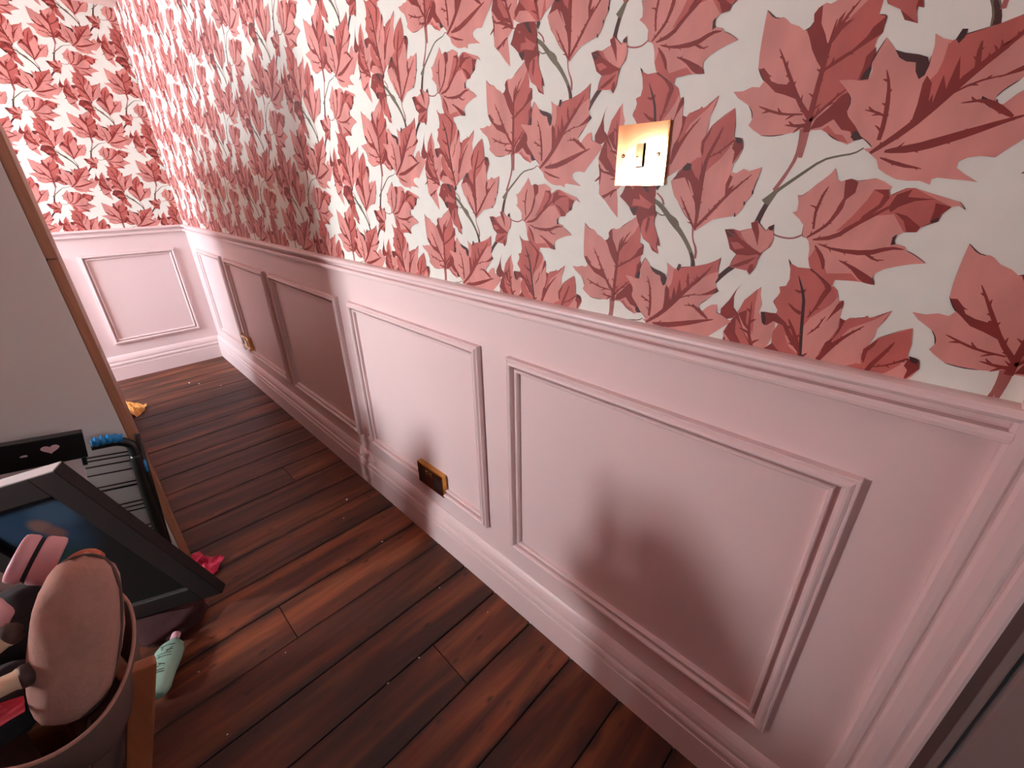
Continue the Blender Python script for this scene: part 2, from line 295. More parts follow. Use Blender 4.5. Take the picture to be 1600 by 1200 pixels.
# ------------------------------------------------------------------ wallpaper: flat print, one lattice of maple leaves
PAT = [(0,'k',[1084,12563,1103,12550,1140,12525,1195,12509,1270,12501,1346,12489,1425,12472,1517,12423,1619,12344,1724,12262,1833,12176,1926,12101,2000,12034,2039,12002,1998,11959,1964,11996,1894,12065,1807,12144,1700,12232,1598,12317,1500,12398,1415,12448,1342,12466,1267,12480,1191,12490,1133,12509,1094,12536,1075,12550]),
(0,'m',[1778,12806,1773,12773,1765,12705,1761,12629,1762,12544,1778,12460,1809,12373,1854,12280,1907,12179,1936,12129,1888,12105,1865,12157,1814,12261,1774,12358,1738,12448,1719,12539,1716,12629,1715,12707,1717,12776,1717,12811]),
(0,'k',[1917,12120,1942,12071,1992,11970,2034,11866,2065,11760,2082,11709,2010,11688,1997,11741,1969,11845,1934,11945,1887,12045,1865,12095]),
(1,'d',[2000,11955,2015,11915,2041,11833,2063,11766,2081,11714,2092,11688,2012,11666,2007,11693,1995,11747,1980,11816,1959,11899,1950,11941]),
(0,'d',[2445,10820,2414,10859,2355,10937,2294,11007,2225,11071,2190,11104,2244,11160,2278,11126,2346,11057,2411,10981,2469,10898,2496,10857]),
(0,'m',[1843,11584,1816,11573,1761,11552,1697,11537,1626,11529,1564,11534,1514,11553,1473,11577,1441,11605,1426,11618,1441,11635,1456,11622,1486,11595,1524,11574,1569,11556,1625,11551,1694,11558,1755,11572,1808,11593,1836,11603]),
(0,'m',[4210,10366,4207,10325,4202,10244,4202,10156,4208,10061,4211,10013,4166,10010,4162,10058,4155,10154,4153,10245,4156,10328,4157,10369]),
(0,'k',[5276,13516,5284,13550,5298,13620,5326,13695,5368,13775,5426,13865,5502,13967,5577,14057,5650,14131,5720,14202,5789,14268,5854,14330,5915,14386,5977,14433,6038,14466,6067,14482,6097,14430,6069,14413,6014,14379,5960,14335,5905,14278,5845,14213,5780,14141,5707,14072,5629,14006,5552,13926,5476,13830,5419,13745,5382,13671,5358,13603,5348,13538,5343,13504]),
(0,'d',[5269,13514,5276,13538,5287,13588,5310,13644,5344,13701,5362,13728,5385,13715,5374,13685,5348,13627,5335,13576,5333,13530,5333,13505]),
(0,'m',[5413,14084,5407,14043,5395,13960,5370,13879,5332,13802,5316,13735,5318,13673,5320,13641,5277,13640,5278,13673,5278,13740,5302,13814,5347,13889,5374,13965,5382,14046,5385,14087]),
(0,'k',[5851,14257,5874,14254,5920,14250,5960,14260,5998,14286,6018,14299,6027,14287,6008,14273,5968,14245,5922,14232,5873,14235,5849,14236]),
(0,'m',[5894,14396,5903,14417,5920,14462,5957,14506,6011,14548,6038,14568,6051,14551,6025,14530,5974,14488,5944,14448,5931,14407,5925,14385]),
(0,'k',[5783,14226,5755,14209,5700,14178,5666,14143,5648,14104,5647,14085,5660,14077,5669,14070,5649,14045,5640,14052,5617,14074,5618,14113,5640,14162,5681,14204,5739,14237,5767,14254]),
(0,'d',[6075,14719,6018,14736,5998,14659,6045,14594,6074,14628]),
(2,'p',[4891,11598,4799,11508,4725,11489,4711,11497,4669,11476,4605,11414,4507,11369,4444,11317,4388,11334,4365,11382,4381,11455,4347,11503,4282,11534,4236,11514,4183,11530,4141,11555,4061,11607,3963,11672,3886,11727,3812,11755,3803,11644,3779,11507,3756,11421,3761,11323,3688,11302,3688,11230,3685,11159,3721,11110,3724,11046,3697,10994,3717,10899,3702,10826,3705,10750,3785,10663,3815,10543,3752,10375,3651,10253,3604,10172,3683,10157,3735,10125,3817,10163,3914,10217,3964,10260,4037,10299,4153,10300,4205,10343,4296,10298,4416,10278,4565,10269,4694,10288,4802,10357,4868,10412,4836,10480,4854,10562,4911,10639,4979,10683,5061,10737,5132,10813,5012,10805,4910,10837,4820,10822,4781,10881,4828,10947,4877,11033,4891,11172,4895,11309,4895,11464]),
(3,'s',[4170,10471,4164,10887,4142,11118,4032,11331,3879,11484,3799,11627,3779,11507,3758,11420,3761,11323,3692,11298,3685,11159,3721,11110,3724,11046,3701,10993,3717,10899,3702,10754,3785,10663,3869,10633,3995,10557,4145,10455]),
(4,'r',[4421,11316,4384,11338,4365,11382,4379,11455,4346,11501,4310,11521,4285,11350,4221,11243,4157,11098,4170,10906,4243,10995,4323,11121,4381,11250]),
(4,'r',[3690,11298,3690,11230,3687,11155,3831,11069,3952,10995,4109,10903,4038,10977,3916,11055,3819,11147,3782,11223]),
(4,'r',[3712,11038,3699,10994,3717,10899,3704,10826,3708,10752,3796,10758,3777,10874,3777,10967]),
(5,'d',[3712,10881,3703,10822,3708,10752,3774,10751,3760,10819]),
(4,'r',[4150,10311,4118,10418,4013,10514,3913,10627,3845,10655,3811,10544,3752,10375,3655,10252,3611,10174,3683,10159,3739,10258,3830,10282,3933,10396,4040,10329]),
(5,'s',[4025,10301,3972,10340,3882,10243,3802,10227,3732,10142,3818,10165,3914,10221]),
(5,'d',[3707,10263,3650,10249,3609,10175,3679,10160,3721,10201]),
(4,'r',[4870,11014,4808,11019,4740,10946,4584,10841,4487,10832,4395,10743,4325,10621,4500,10700,4626,10746,4733,10845,4781,10885,4828,10947]),
(5,'p',[4726,10917,4589,10901,4500,10851,4509,10810,4608,10829,4697,10870]),
(4,'r',[4142,11128,4134,11268,4122,11361,4073,11419,4094,11308,3968,11335,4067,11255,4114,11177]),
(6,'r',[4174,10374,4184,10383,4204,10403,4225,10419,4246,10430,4257,10433,4260,10430,4252,10421,4236,10405,4220,10387,4203,10366,4195,10354]),
(6,'r',[4173,10485,4163,10497,4143,10521,4124,10541,4106,10557,4097,10567,4099,10571,4112,10566,4135,10554,4159,10537,4182,10515,4193,10505]),
(6,'r',[4168,10634,4178,10642,4197,10661,4218,10676,4238,10686,4250,10690,4252,10686,4244,10677,4229,10663,4213,10646,4197,10625,4189,10614]),
(6,'r',[4161,10744,4158,10753,4150,10771,4143,10786,4136,10799,4134,10807,4137,10810,4144,10806,4156,10796,4168,10782,4180,10766,4186,10758]),
(6,'r',[4159,10887,4167,10892,4183,10905,4200,10915,4216,10920,4225,10921,4227,10918,4221,10911,4209,10900,4197,10888,4184,10874,4178,10866]),
(6,'r',[4153,10990,4150,10995,4142,11004,4135,11012,4128,11020,4125,11025,4127,11029,4133,11029,4144,11026,4155,11021,4166,11013,4172,11010]),
(6,'r',[4145,11129,4149,11134,4158,11143,4167,11151,4177,11155,4183,11156,4185,11154,4184,11148,4179,11139,4175,11130,4169,11120,4167,11114]),
(6,'r',[4138,11232,4134,11239,4126,11250,4118,11259,4111,11268,4109,11274,4111,11277,4117,11276,4129,11272,4140,11265,4151,11255,4157,11251]),
(6,'r',[4148,10284,4150,10336,4152,10438,4151,10588,4145,10786,4141,10939,4139,11044,4135,11162,4133,11294,4135,11359,4144,11360,4155,11295,4170,11165,4182,11047,4190,10941,4200,10789,4209,10590,4215,10439,4219,10336,4223,10285]),
(6,'r',[4230,10506,4240,10509,4260,10516,4279,10520,4296,10522,4305,10520,4306,10517,4299,10511,4285,10504,4269,10495,4251,10485,4242,10479]),
(6,'r',[4298,10586,4301,10599,4305,10626,4308,10650,4308,10671,4311,10682,4314,10683,4319,10672,4325,10651,4328,10625,4327,10597,4327,10583]),
(6,'r',[4375,10695,4383,10697,4401,10701,4418,10703,4433,10701,4440,10699,4441,10695,4434,10691,4421,10685,4407,10679,4392,10672,4384,10668]),
(6,'r',[4423,10779,4423,10787,4420,10800,4418,10812,4415,10823,4414,10830,4418,10832,4424,10829,4433,10820,4441,10808,4447,10794,4451,10788]),
(6,'r',[4489,10899,4496,10900,4510,10905,4524,10907,4537,10906,4543,10903,4544,10900,4539,10895,4529,10889,4518,10883,4506,10877,4500,10872]),
(6,'r',[4539,10987,4540,10997,4542,11015,4544,11031,4545,11045,4547,11053,4551,11054,4556,11047,4561,11033,4565,11016,4566,10996,4568,10987]),
(6,'r',[4605,11101,4611,11102,4623,11107,4635,11110,4646,11111,4652,11109,4653,11105,4650,11100,4642,11094,4634,11087,4624,11080,4620,11076]),
(6,'r',[4169,10455,4210,10502,4290,10595,4373,10714,4460,10862,4544,11001,4625,11128,4669,11191,4675,11187,4641,11119,4570,10986,4493,10844,4410,10692,4329,10566,4249,10469,4211,10420]),
(6,'r',[4253,10370,4265,10359,4290,10340,4310,10319,4324,10297,4330,10286,4327,10283,4316,10290,4297,10306,4275,10322,4250,10338,4236,10346]),
(6,'r',[4332,10377,4342,10383,4361,10396,4377,10407,4391,10418,4399,10423,4402,10420,4399,10411,4390,10395,4376,10378,4359,10362,4350,10354]),
(6,'r',[4186,10384,4215,10380,4272,10377,4334,10379,4402,10384,4437,10383,4438,10377,4405,10366,4337,10350,4274,10340,4216,10334,4188,10329]),
(6,'r',[4360,10499,4373,10492,4400,10478,4423,10462,4440,10446,4448,10437,4446,10433,4434,10437,4413,10447,4390,10457,4362,10468,4348,10472]),
(6,'r',[4493,10514,4502,10523,4521,10541,4536,10556,4548,10571,4556,10577,4560,10575,4558,10565,4551,10546,4539,10526,4522,10505,4515,10494]),
(6,'r',[4647,10568,4659,10564,4685,10559,4707,10551,4726,10540,4734,10534,4733,10530,4722,10530,4702,10533,4680,10535,4655,10538,4642,10538]),
(6,'r',[4264,10486,4318,10493,4427,10505,4518,10524,4594,10549,4668,10577,4741,10605,4779,10617,4782,10610,4748,10590,4677,10554,4603,10523,4525,10497,4431,10480,4320,10472,4265,10469]),
(6,'r',[4100,11239,4105,11247,4115,11263,4126,11276,4139,11286,4147,11289,4149,11287,4147,11279,4140,11266,4133,11252,4127,11236,4124,11227]),
(6,'r',[4065,11318,4060,11323,4049,11333,4040,11341,4031,11349,4027,11354,4028,11357,4035,11358,4047,11355,4060,11350,4074,11343,4081,11340]),
(6,'r',[4002,11413,4003,11419,4003,11429,4005,11439,4009,11446,4013,11450,4016,11449,4019,11445,4021,11438,4024,11430,4026,11421,4028,11416]),
(6,'r',[4116,11167,4100,11211,4068,11296,4027,11377,3975,11455,3951,11495,3956,11499,3988,11464,4049,11391,4099,11311,4137,11225,4156,11183]),
(6,'r',[4111,10448,4110,10460,4106,10485,4105,10507,4108,10526,4111,10536,4115,10536,4119,10527,4123,10509,4128,10489,4135,10466,4139,10455]),
(6,'r',[4039,10524,4028,10530,4007,10541,3989,10551,3973,10559,3966,10565,3967,10569,3976,10569,3995,10567,4016,10561,4039,10553,4050,10549]),
(6,'r',[3949,10612,3948,10619,3945,10633,3944,10646,3946,10657,3949,10662,3952,10663,3956,10658,3961,10649,3966,10639,3971,10627,3975,10621]),
(6,'r',[4160,10385,4118,10434,4031,10529,3959,10603,3901,10658,3872,10686,3878,10694,3911,10670,3975,10620,4052,10550,4143,10458,4189,10413]),
(6,'r',[4077,10937,4076,10947,4073,10968,4073,10987,4077,11003,4081,11011,4084,11011,4087,11003,4090,10987,4094,10971,4100,10953,4104,10943]),
(6,'r',[3963,11002,3954,11004,3936,11005,3921,11007,3907,11008,3900,11010,3900,11013,3906,11018,3919,11023,3936,11026,3954,11028,3963,11029]),
(6,'r',[4154,10874,4123,10897,4061,10941,3980,10991,3880,11046,3830,11076,3836,11087,3889,11064,3994,11016,4078,10968,4142,10923,4173,10901]),
(7,'p',[3490,10079,3539,10133,3623,10198,3700,10304,3796,10408,3822,10463,3806,10564,3847,10636,3898,10697,3977,10778,3862,10769,3773,10745,3698,10745,3687,10828,3710,10900,3686,10995,3638,11104,3567,11026,3519,10967,3441,10912,3358,10882,3317,10872,3297,10802,3255,10707,3220,10767,3221,10884,3224,10972,3247,11067,3173,11013,3103,10986,3061,10956,3042,11010,2979,11020,2839,11046,2736,11060,2608,11112,2501,11164,2423,11218,2438,11109,2432,11011,2413,10931,2443,10860,2423,10796,2370,10732,2446,10669,2516,10580,2593,10518,2636,10458,2617,10394,2563,10395,2497,10469,2436,10515,2357,10528,2342,10464,2354,10410,2286,10387,2204,10350,2109,10307,2417,10001,2472,9935,2580,9954,2669,9944,2730,9910,2727,9850,2645,9789,2526,9715,2616,9731,2729,9745,2847,9763,2891,9748,2888,9694,2981,9734,3088,9736,3189,9753,3288,9804,3373,9863,3414,9953,3490,10018,3566,10073]),
(8,'s',[3102,10977,3041,11007,2839,11042,2608,11109,2500,11161,2428,11213,2442,11108,2434,11011,2549,10964,2686,10863,2838,10702,2945,10561,3139,10305,3202,10332,3205,10631,3107,10754,3106,10880]),
(9,'r',[3223,10647,3207,10714,3148,10640,3128,10476,3109,10572,3097,10756,3023,10576,3009,10732,2997,10840,2932,10599,2901,10693,2848,10710,3024,10456,3139,10305,3218,10271,3211,10463]),
(10,'s',[3141,10659,3117,10825,3119,10967,3060,10947,3069,10759,3082,10649,3093,10463]),
(9,'d',[3535,10983,3445,10944,3322,10908,3249,10875,3219,10812,3227,10720,3266,10689,3312,10764,3332,10843,3415,10864,3481,10907]),
(9,'d',[3075,10989,3050,11065,3008,11057,3012,10996,3042,10949]),
(9,'r',[2374,10732,2415,10777,2535,10691,2680,10616,2528,10647,2448,10676]),
(10,'d',[2370,10732,2414,10773,2421,10719,2439,10677]),
(11,'r',[3419,10072,3418,10081,3415,10098,3415,10114,3417,10128,3420,10134,3424,10134,3427,10128,3431,10116,3436,10103,3441,10087,3445,10079]),
(11,'r',[3331,10145,3323,10146,3308,10147,3296,10148,3284,10148,3277,10149,3276,10153,3281,10157,3293,10164,3307,10168,3323,10170,3330,10171]),
(11,'r',[3220,10235,3218,10248,3213,10274,3213,10298,3216,10318,3219,10328,3222,10328,3225,10318,3228,10299,3234,10277,3241,10253,3245,10241]),
(11,'r',[3148,10321,3138,10328,3117,10340,3098,10350,3082,10359,3075,10364,3076,10368,3085,10368,3104,10365,3125,10358,3148,10348,3159,10344]),
(11,'r',[3065,10422,3065,10432,3063,10452,3064,10470,3068,10485,3071,10492,3075,10492,3077,10485,3080,10470,3083,10454,3087,10436,3090,10426]),
(11,'r',[2998,10504,2993,10508,2983,10515,2974,10521,2966,10527,2963,10531,2964,10534,2969,10535,2980,10535,2991,10532,3003,10527,3009,10526]),
(11,'r',[2921,10602,2920,10612,2917,10634,2918,10653,2920,10669,2923,10677,2927,10677,2929,10669,2932,10654,2936,10636,2941,10616,2944,10606]),
(11,'r',[2859,10680,2851,10685,2835,10693,2822,10700,2810,10706,2804,10710,2805,10714,2812,10715,2826,10714,2842,10711,2859,10704,2868,10702]),
(11,'r',[2777,10770,2778,10779,2779,10797,2782,10814,2788,10827,2792,10834,2795,10833,2797,10826,2796,10812,2797,10797,2799,10780,2801,10771]),
(11,'r',[2711,10834,2705,10837,2694,10841,2685,10844,2677,10847,2672,10850,2672,10853,2677,10856,2687,10858,2698,10858,2710,10857,2716,10856]),
(11,'r',[2632,10921,2633,10928,2634,10943,2638,10955,2643,10966,2647,10971,2650,10970,2651,10964,2651,10953,2652,10942,2653,10928,2654,10921]),
(11,'r',[2580,10995,2575,10999,2564,11005,2556,11011,2548,11017,2544,11021,2545,11023,2550,11024,2560,11024,2572,11021,2584,11016,2590,11014]),
(11,'r',[3484,10013,3412,10060,3274,10162,3153,10277,3049,10398,2954,10520,2862,10639,2774,10745,2686,10839,2612,10936,2552,11034,2526,11084,2530,11087,2569,11045,2639,10957,2720,10871,2815,10784,2913,10682,3010,10565,3108,10447,3206,10325,3318,10211,3443,10098,3504,10038]),
(11,'r',[3281,10032,3270,10042,3248,10063,3231,10085,3219,10106,3215,10117,3217,10119,3227,10111,3243,10095,3263,10078,3286,10060,3298,10052]),
(11,'r',[3166,10038,3152,10034,3126,10025,3104,10017,3085,10010,3075,10007,3073,10010,3080,10018,3097,10032,3118,10044,3144,10056,3156,10062]),
(11,'r',[3029,10066,3023,10073,3010,10086,2999,10099,2992,10112,2990,10119,2992,10122,2999,10118,3010,10110,3023,10101,3038,10091,3046,10086]),
(11,'r',[2922,10098,2911,10095,2889,10090,2871,10084,2855,10078,2846,10076,2844,10079,2850,10086,2864,10098,2882,10108,2904,10117,2914,10122]),
(11,'r',[2794,10138,2787,10147,2774,10164,2763,10181,2757,10197,2755,10206,2758,10208,2765,10202,2776,10190,2789,10177,2804,10162,2812,10155]),
(11,'r',[2694,10172,2687,10171,2675,10169,2665,10167,2655,10166,2649,10166,2648,10169,2651,10173,2659,10181,2669,10187,2682,10192,2687,10195]),
(11,'r',[2573,10215,2571,10220,2564,10229,2560,10238,2558,10247,2559,10252,2562,10254,2566,10252,2572,10246,2579,10240,2587,10233,2591,10230]),
(11,'r',[2477,10247,2473,10247,2464,10247,2456,10247,2449,10248,2445,10249,2444,10252,2447,10256,2453,10261,2460,10265,2469,10268,2474,10270]),
(11,'r',[3367,10024,3305,10015,3180,10011,3067,10025,2969,10049,2863,10084,2746,10125,2646,10166,2563,10203,2484,10237,2407,10268,2370,10287,2372,10295,2413,10289,2495,10271,2579,10250,2667,10225,2770,10197,2887,10163,2993,10134,3084,10106,3188,10087,3308,10066,3368,10049]),
(11,'r',[3437,10234,3448,10245,3468,10267,3489,10285,3510,10297,3521,10301,3524,10298,3516,10289,3500,10272,3483,10253,3466,10230,3458,10217]),
(11,'r',[3439,10345,3438,10352,3433,10365,3430,10377,3426,10388,3426,10394,3429,10396,3435,10393,3444,10385,3452,10374,3459,10361,3463,10355]),
(11,'r',[3453,10482,3461,10487,3477,10497,3493,10505,3509,10508,3517,10508,3518,10505,3513,10499,3501,10490,3489,10480,3476,10468,3470,10462]),
(11,'r',[3472,10585,3471,10592,3467,10604,3464,10614,3461,10624,3461,10630,3464,10632,3469,10630,3478,10623,3486,10613,3492,10601,3496,10595]),
(11,'r',[3507,10717,3515,10720,3531,10727,3546,10732,3561,10733,3568,10732,3569,10729,3564,10724,3552,10717,3540,10709,3526,10700,3519,10695]),
(11,'r',[3431,10150,3429,10184,3425,10255,3429,10338,3437,10435,3453,10534,3478,10635,3507,10719,3540,10785,3558,10816,3563,10814,3553,10779,3528,10712,3507,10628,3492,10527,3480,10430,3472,10335,3469,10254,3469,10185,3468,10151]),
(11,'r',[3505,10419,3516,10418,3537,10415,3556,10411,3572,10404,3580,10399,3579,10396,3570,10394,3554,10395,3536,10395,3515,10394,3504,10393]),
(11,'r',[3567,10448,3576,10454,3593,10466,3607,10477,3619,10487,3627,10492,3629,10489,3627,10481,3619,10467,3607,10451,3592,10436,3585,10428]),
(11,'r',[3461,10390,3480,10403,3519,10427,3568,10446,3624,10458,3653,10463,3655,10457,3628,10445,3575,10426,3529,10407,3489,10386,3468,10376]),
(11,'r',[2844,10778,2850,10785,2864,10799,2877,10811,2890,10819,2897,10822,2899,10820,2895,10813,2887,10801,2878,10788,2867,10772,2862,10764]),
(11,'r',[2861,10849,2858,10854,2853,10863,2848,10871,2844,10878,2842,10883,2844,10885,2849,10885,2858,10881,2867,10875,2875,10867,2879,10864]),
(11,'r',[2819,10725,2827,10754,2842,10813,2855,10867,2864,10917,2872,10943,2880,10942,2884,10916,2887,10863,2881,10805,2868,10745,2862,10715]),
(11,'r',[2726,10823,2732,10833,2744,10855,2757,10873,2772,10886,2780,10892,2782,10890,2778,10881,2769,10865,2760,10846,2751,10824,2746,10813]),
(11,'r',[2716,10863,2711,10869,2699,10880,2688,10890,2678,10898,2673,10903,2675,10906,2682,10906,2695,10902,2709,10895,2724,10885,2731,10881]),
(11,'r',[2733,10783,2728,10806,2717,10851,2718,10888,2730,10914,2737,10925,2742,10923,2741,10910,2736,10886,2739,10854,2749,10811,2754,10788]),
(11,'r',[2510,10327,2520,10327,2539,10329,2557,10328,2572,10325,2579,10322,2579,10319,2571,10316,2557,10314,2541,10310,2523,10306,2514,10304]),
(11,'r',[2581,10377,2587,10387,2598,10405,2608,10421,2615,10436,2620,10443,2623,10442,2624,10434,2621,10416,2615,10397,2606,10377,2602,10367]),
(11,'r',[2674,10437,2681,10436,2697,10436,2711,10433,2722,10428,2728,10425,2727,10422,2721,10420,2710,10419,2697,10417,2682,10415,2675,10414]),
(11,'r',[2760,10451,2767,10455,2780,10464,2791,10473,2800,10481,2806,10485,2809,10483,2808,10476,2802,10463,2793,10451,2781,10439,2776,10433]),
(11,'r',[2458,10290,2489,10322,2555,10379,2617,10419,2674,10447,2746,10455,2829,10446,2870,10439,2870,10433,2828,10431,2748,10431,2688,10412,2645,10376,2586,10334,2511,10291,2471,10273]),
(11,'r',[2953,10524,2951,10534,2946,10553,2945,10571,2946,10588,2949,10595,2952,10596,2955,10588,2959,10573,2965,10558,2972,10541,2976,10532]),
(11,'r',[2859,10575,2849,10576,2830,10576,2813,10575,2798,10574,2790,10575,2789,10578,2796,10583,2810,10589,2828,10594,2848,10597,2857,10599]),
(11,'r',[2737,10610,2734,10615,2726,10624,2720,10633,2716,10643,2716,10648,2718,10650,2723,10648,2731,10642,2739,10637,2748,10630,2753,10627]),
(11,'r',[3027,10487,2974,10514,2870,10569,2772,10605,2678,10623,2630,10633,2631,10639,2679,10635,2777,10623,2879,10587,2982,10528,3033,10497]),
(11,'r',[3354,9954,3350,9956,3341,9958,3334,9962,3329,9966,3327,9969,3328,9970,3331,9971,3337,9970,3344,9969,3352,9968,3356,9968]),
(11,'r',[3299,9931,3292,9925,3280,9913,3269,9902,3260,9892,3255,9887,3253,9888,3256,9895,3262,9907,3272,9920,3283,9933,3289,9940]),
(11,'r',[3230,9904,3227,9907,3219,9912,3212,9918,3208,9925,3207,9928,3208,9930,3212,9928,3217,9924,3224,9921,3232,9918,3237,9917]),
(11,'r',[3179,9886,3175,9883,3167,9878,3160,9873,3154,9868,3151,9866,3149,9868,3151,9871,3154,9878,3160,9885,3167,9892,3170,9896]),
(11,'r',[3114,9871,3111,9873,3106,9875,3101,9879,3098,9882,3097,9885,3098,9886,3100,9887,3105,9886,3109,9885,3115,9884,3118,9884]),
(11,'r',[3063,9860,3059,9857,3051,9850,3044,9844,3038,9838,3035,9836,3033,9837,3034,9841,3038,9849,3043,9857,3050,9865,3053,9869]),
(11,'r',[3394,9972,3349,9946,3256,9900,3156,9869,3054,9854,3002,9849,3001,9854,3049,9872,3147,9902,3243,9934,3340,9967,3390,9981]),
(9,'d',[2661,10393,2625,10415,2733,10480,2732,10441,2636,10364]),
(2,'p',[1806,10878,1888,10790,1982,10643,2033,10520,2064,10457,2087,10400,2146,10267,2201,10132,2162,9964,2154,9795,2145,9595,2005,9481,1870,9339,1741,9226,1770,9483,1796,9652,1651,9776,1643,9899,1561,10059,1507,10268,1533,10425,1702,10434,1764,10515,1746,10637,1792,10761]),
(2,'r',[2077,10877,2136,10776,2195,10631,2295,10474,2287,10380,2204,10325,2101,10368,2040,10450,2116,10529,2140,10685,2125,10777]),
(3,'r',[2141,10294,2042,10451,1914,10204,1788,10038,1677,9840,2031,9961,2191,10131]),
(4,'s',[2055,10371,1977,10287,1813,10039,1698,9867,1877,9958,2025,10154]),
(3,'s',[1991,10659,1840,10842,1835,10597,1788,10200,1943,10339,2047,10478]),
(4,'r',[2042,10451,1927,10524,1907,10338,1792,10173,1926,10285]),
(5,'r',[1703,9902,1725,9911,1769,9932,1811,9947,1852,9956,1873,9958,1875,9952,1857,9941,1821,9922,1784,9901,1743,9877,1723,9864]),
(5,'r',[1762,10022,1753,10036,1732,10062,1712,10085,1690,10105,1680,10118,1683,10123,1699,10119,1728,10105,1756,10086,1781,10062,1794,10051]),
(5,'r',[1834,10209,1854,10215,1892,10230,1929,10239,1965,10243,1983,10243,1985,10238,1969,10228,1937,10214,1904,10198,1869,10180,1852,10170]),
(5,'r',[1846,10330,1837,10341,1820,10361,1803,10379,1787,10396,1779,10406,1782,10411,1795,10409,1818,10400,1842,10386,1864,10369,1875,10361]),
(5,'r',[1860,10516,1869,10521,1888,10534,1908,10543,1927,10548,1937,10549,1940,10544,1935,10535,1922,10521,1908,10508,1894,10492,1887,10484]),
(5,'r',[1653,9799,1676,9854,1723,9964,1767,10067,1808,10159,1840,10317,1867,10541,1883,10653,1889,10652,1887,10539,1875,10312,1848,10148,1808,10050,1765,9946,1719,9836,1695,9781]),
(5,'r',[1748,9842,1775,9840,1828,9839,1877,9833,1920,9823,1941,9816,1940,9810,1918,9807,1875,9806,1828,9804,1776,9801,1749,9798]),
(5,'r',[1885,9909,1900,9918,1929,9937,1952,9952,1971,9966,1983,9972,1987,9968,1983,9955,1971,9933,1951,9910,1924,9887,1911,9874]),
(5,'r',[1651,9797,1707,9827,1820,9886,1930,9924,2034,9938,2086,9940,2089,9929,2041,9909,1945,9877,1842,9836,1729,9782,1672,9756]),
(5,'r',[1882,9652,1889,9637,1906,9608,1916,9580,1918,9555,1916,9543,1910,9541,1902,9551,1891,9570,1876,9590,1857,9615,1845,9627]),
(5,'r',[1972,9606,1990,9599,2026,9586,2058,9575,2086,9564,2100,9556,2099,9550,2083,9547,2052,9548,2017,9552,1979,9560,1960,9563]),
(5,'r',[1797,9674,1827,9669,1885,9653,1953,9617,2030,9561,2066,9532,2056,9516,2014,9536,1932,9581,1867,9616,1816,9642,1791,9658]),
(5,'r',[2166,9959,2148,9950,2113,9929,2077,9914,2043,9905,2026,9902,2023,9908,2037,9920,2065,9938,2095,9959,2126,9983,2142,9996]),
(5,'r',[2152,9877,2164,9865,2190,9842,2214,9822,2238,9803,2249,9791,2246,9785,2230,9788,2200,9798,2169,9813,2140,9833,2124,9842]),
(5,'r',[2188,10044,2179,10008,2161,9940,2153,9865,2155,9781,2153,9739,2141,9738,2133,9780,2122,9865,2127,9946,2149,10017,2160,10052]),
(5,'m',[1703,9774,1679,9768,1632,9755,1592,9736,1559,9713,1541,9701,1533,9713,1549,9726,1583,9752,1625,9773,1673,9788,1697,9796]),
(6,'s',[1743,10527,1675,10539,1615,10535,1548,10541,1538,10586,1594,10663,1614,10703,1579,10773,1560,10839,1586,10909,1510,10930,1486,11025,1506,11154,1560,11291,1504,11224,1424,11187,1319,11188,1285,11188,1207,11149,1103,11064,1022,11007,978,10994,927,10953,900,10879,877,10820,834,10840,820,10754,824,10674,818,10615,755,10593,717,10634,657,10646,569,10666,554,10695,525,10671,472,10700,409,10741,337,10795,364,10683,418,10556,415,10458,445,10322,453,10225,443,10102,556,10031,739,9935,929,9835,1006,9757,1218,9740,1406,9768,1590,9857,1643,9899,1593,10006,1512,10057,1522,10164,1531,10269,1489,10397,1557,10426,1653,10366,1723,10461]),
(7,'p',[1200,10391,1134,10554,1025,10678,948,10772,902,10878,876,10816,886,10723,825,10753,818,10615,807,10474,863,10294,935,10015,1004,9770,1112,9837,1125,10047]),
(7,'p',[856,10124,783,10313,683,10500,462,10664,349,10784,418,10556,415,10458,445,10322,453,10225,443,10102,556,10031,739,9935,905,9847,912,9990]),
(7,'p',[1595,9993,1492,10030,1290,9919,1120,9771,1218,9740,1406,9768,1590,9857]),
(7,'p',[1381,10264,1317,10234,1166,10067,1135,10012,1288,10105]),
(8,'r',[1743,10527,1548,10541,1401,10437,1291,10284,1144,10118,1130,10008,1307,10191,1428,10388,1553,10429,1634,10345,1710,10421]),
(9,'d',[1742,10523,1694,10536,1652,10432,1653,10341,1697,10378]),
(8,'r',[834,10840,822,10754,898,10640,954,10527,884,10783]),
(8,'r',[814,10615,754,10587,781,10438,831,10302,798,10203,876,10064,916,10141,891,10266,825,10345,796,10497]),
(8,'r',[1622,9980,1505,10110,1335,9947,1499,9977,1584,9898]),
(10,'d',[1111,10012,1124,10087,1151,10237,1178,10389,1203,10544,1225,10673,1243,10775,1284,10891,1351,11017,1387,11079,1392,11076,1368,11010,1313,10880,1277,10766,1262,10667,1242,10538,1217,10382,1189,10229,1156,10081,1139,10007]),
(10,'r',[1071,9869,1091,9878,1131,9898,1171,9913,1210,9922,1230,9924,1232,9919,1215,9908,1181,9890,1146,9870,1109,9846,1091,9834]),
(10,'r',[1100,9974,1095,9987,1084,10013,1072,10034,1060,10055,1055,10067,1059,10071,1071,10065,1091,10050,1111,10029,1127,10005,1136,9993]),
(10,'r',[1166,10132,1185,10138,1222,10151,1259,10160,1294,10164,1312,10164,1313,10159,1298,10150,1266,10137,1234,10122,1199,10104,1182,10095]),
(10,'r',[1218,10233,1214,10244,1206,10266,1197,10285,1188,10304,1184,10315,1188,10318,1199,10313,1217,10300,1233,10282,1246,10260,1254,10250]),
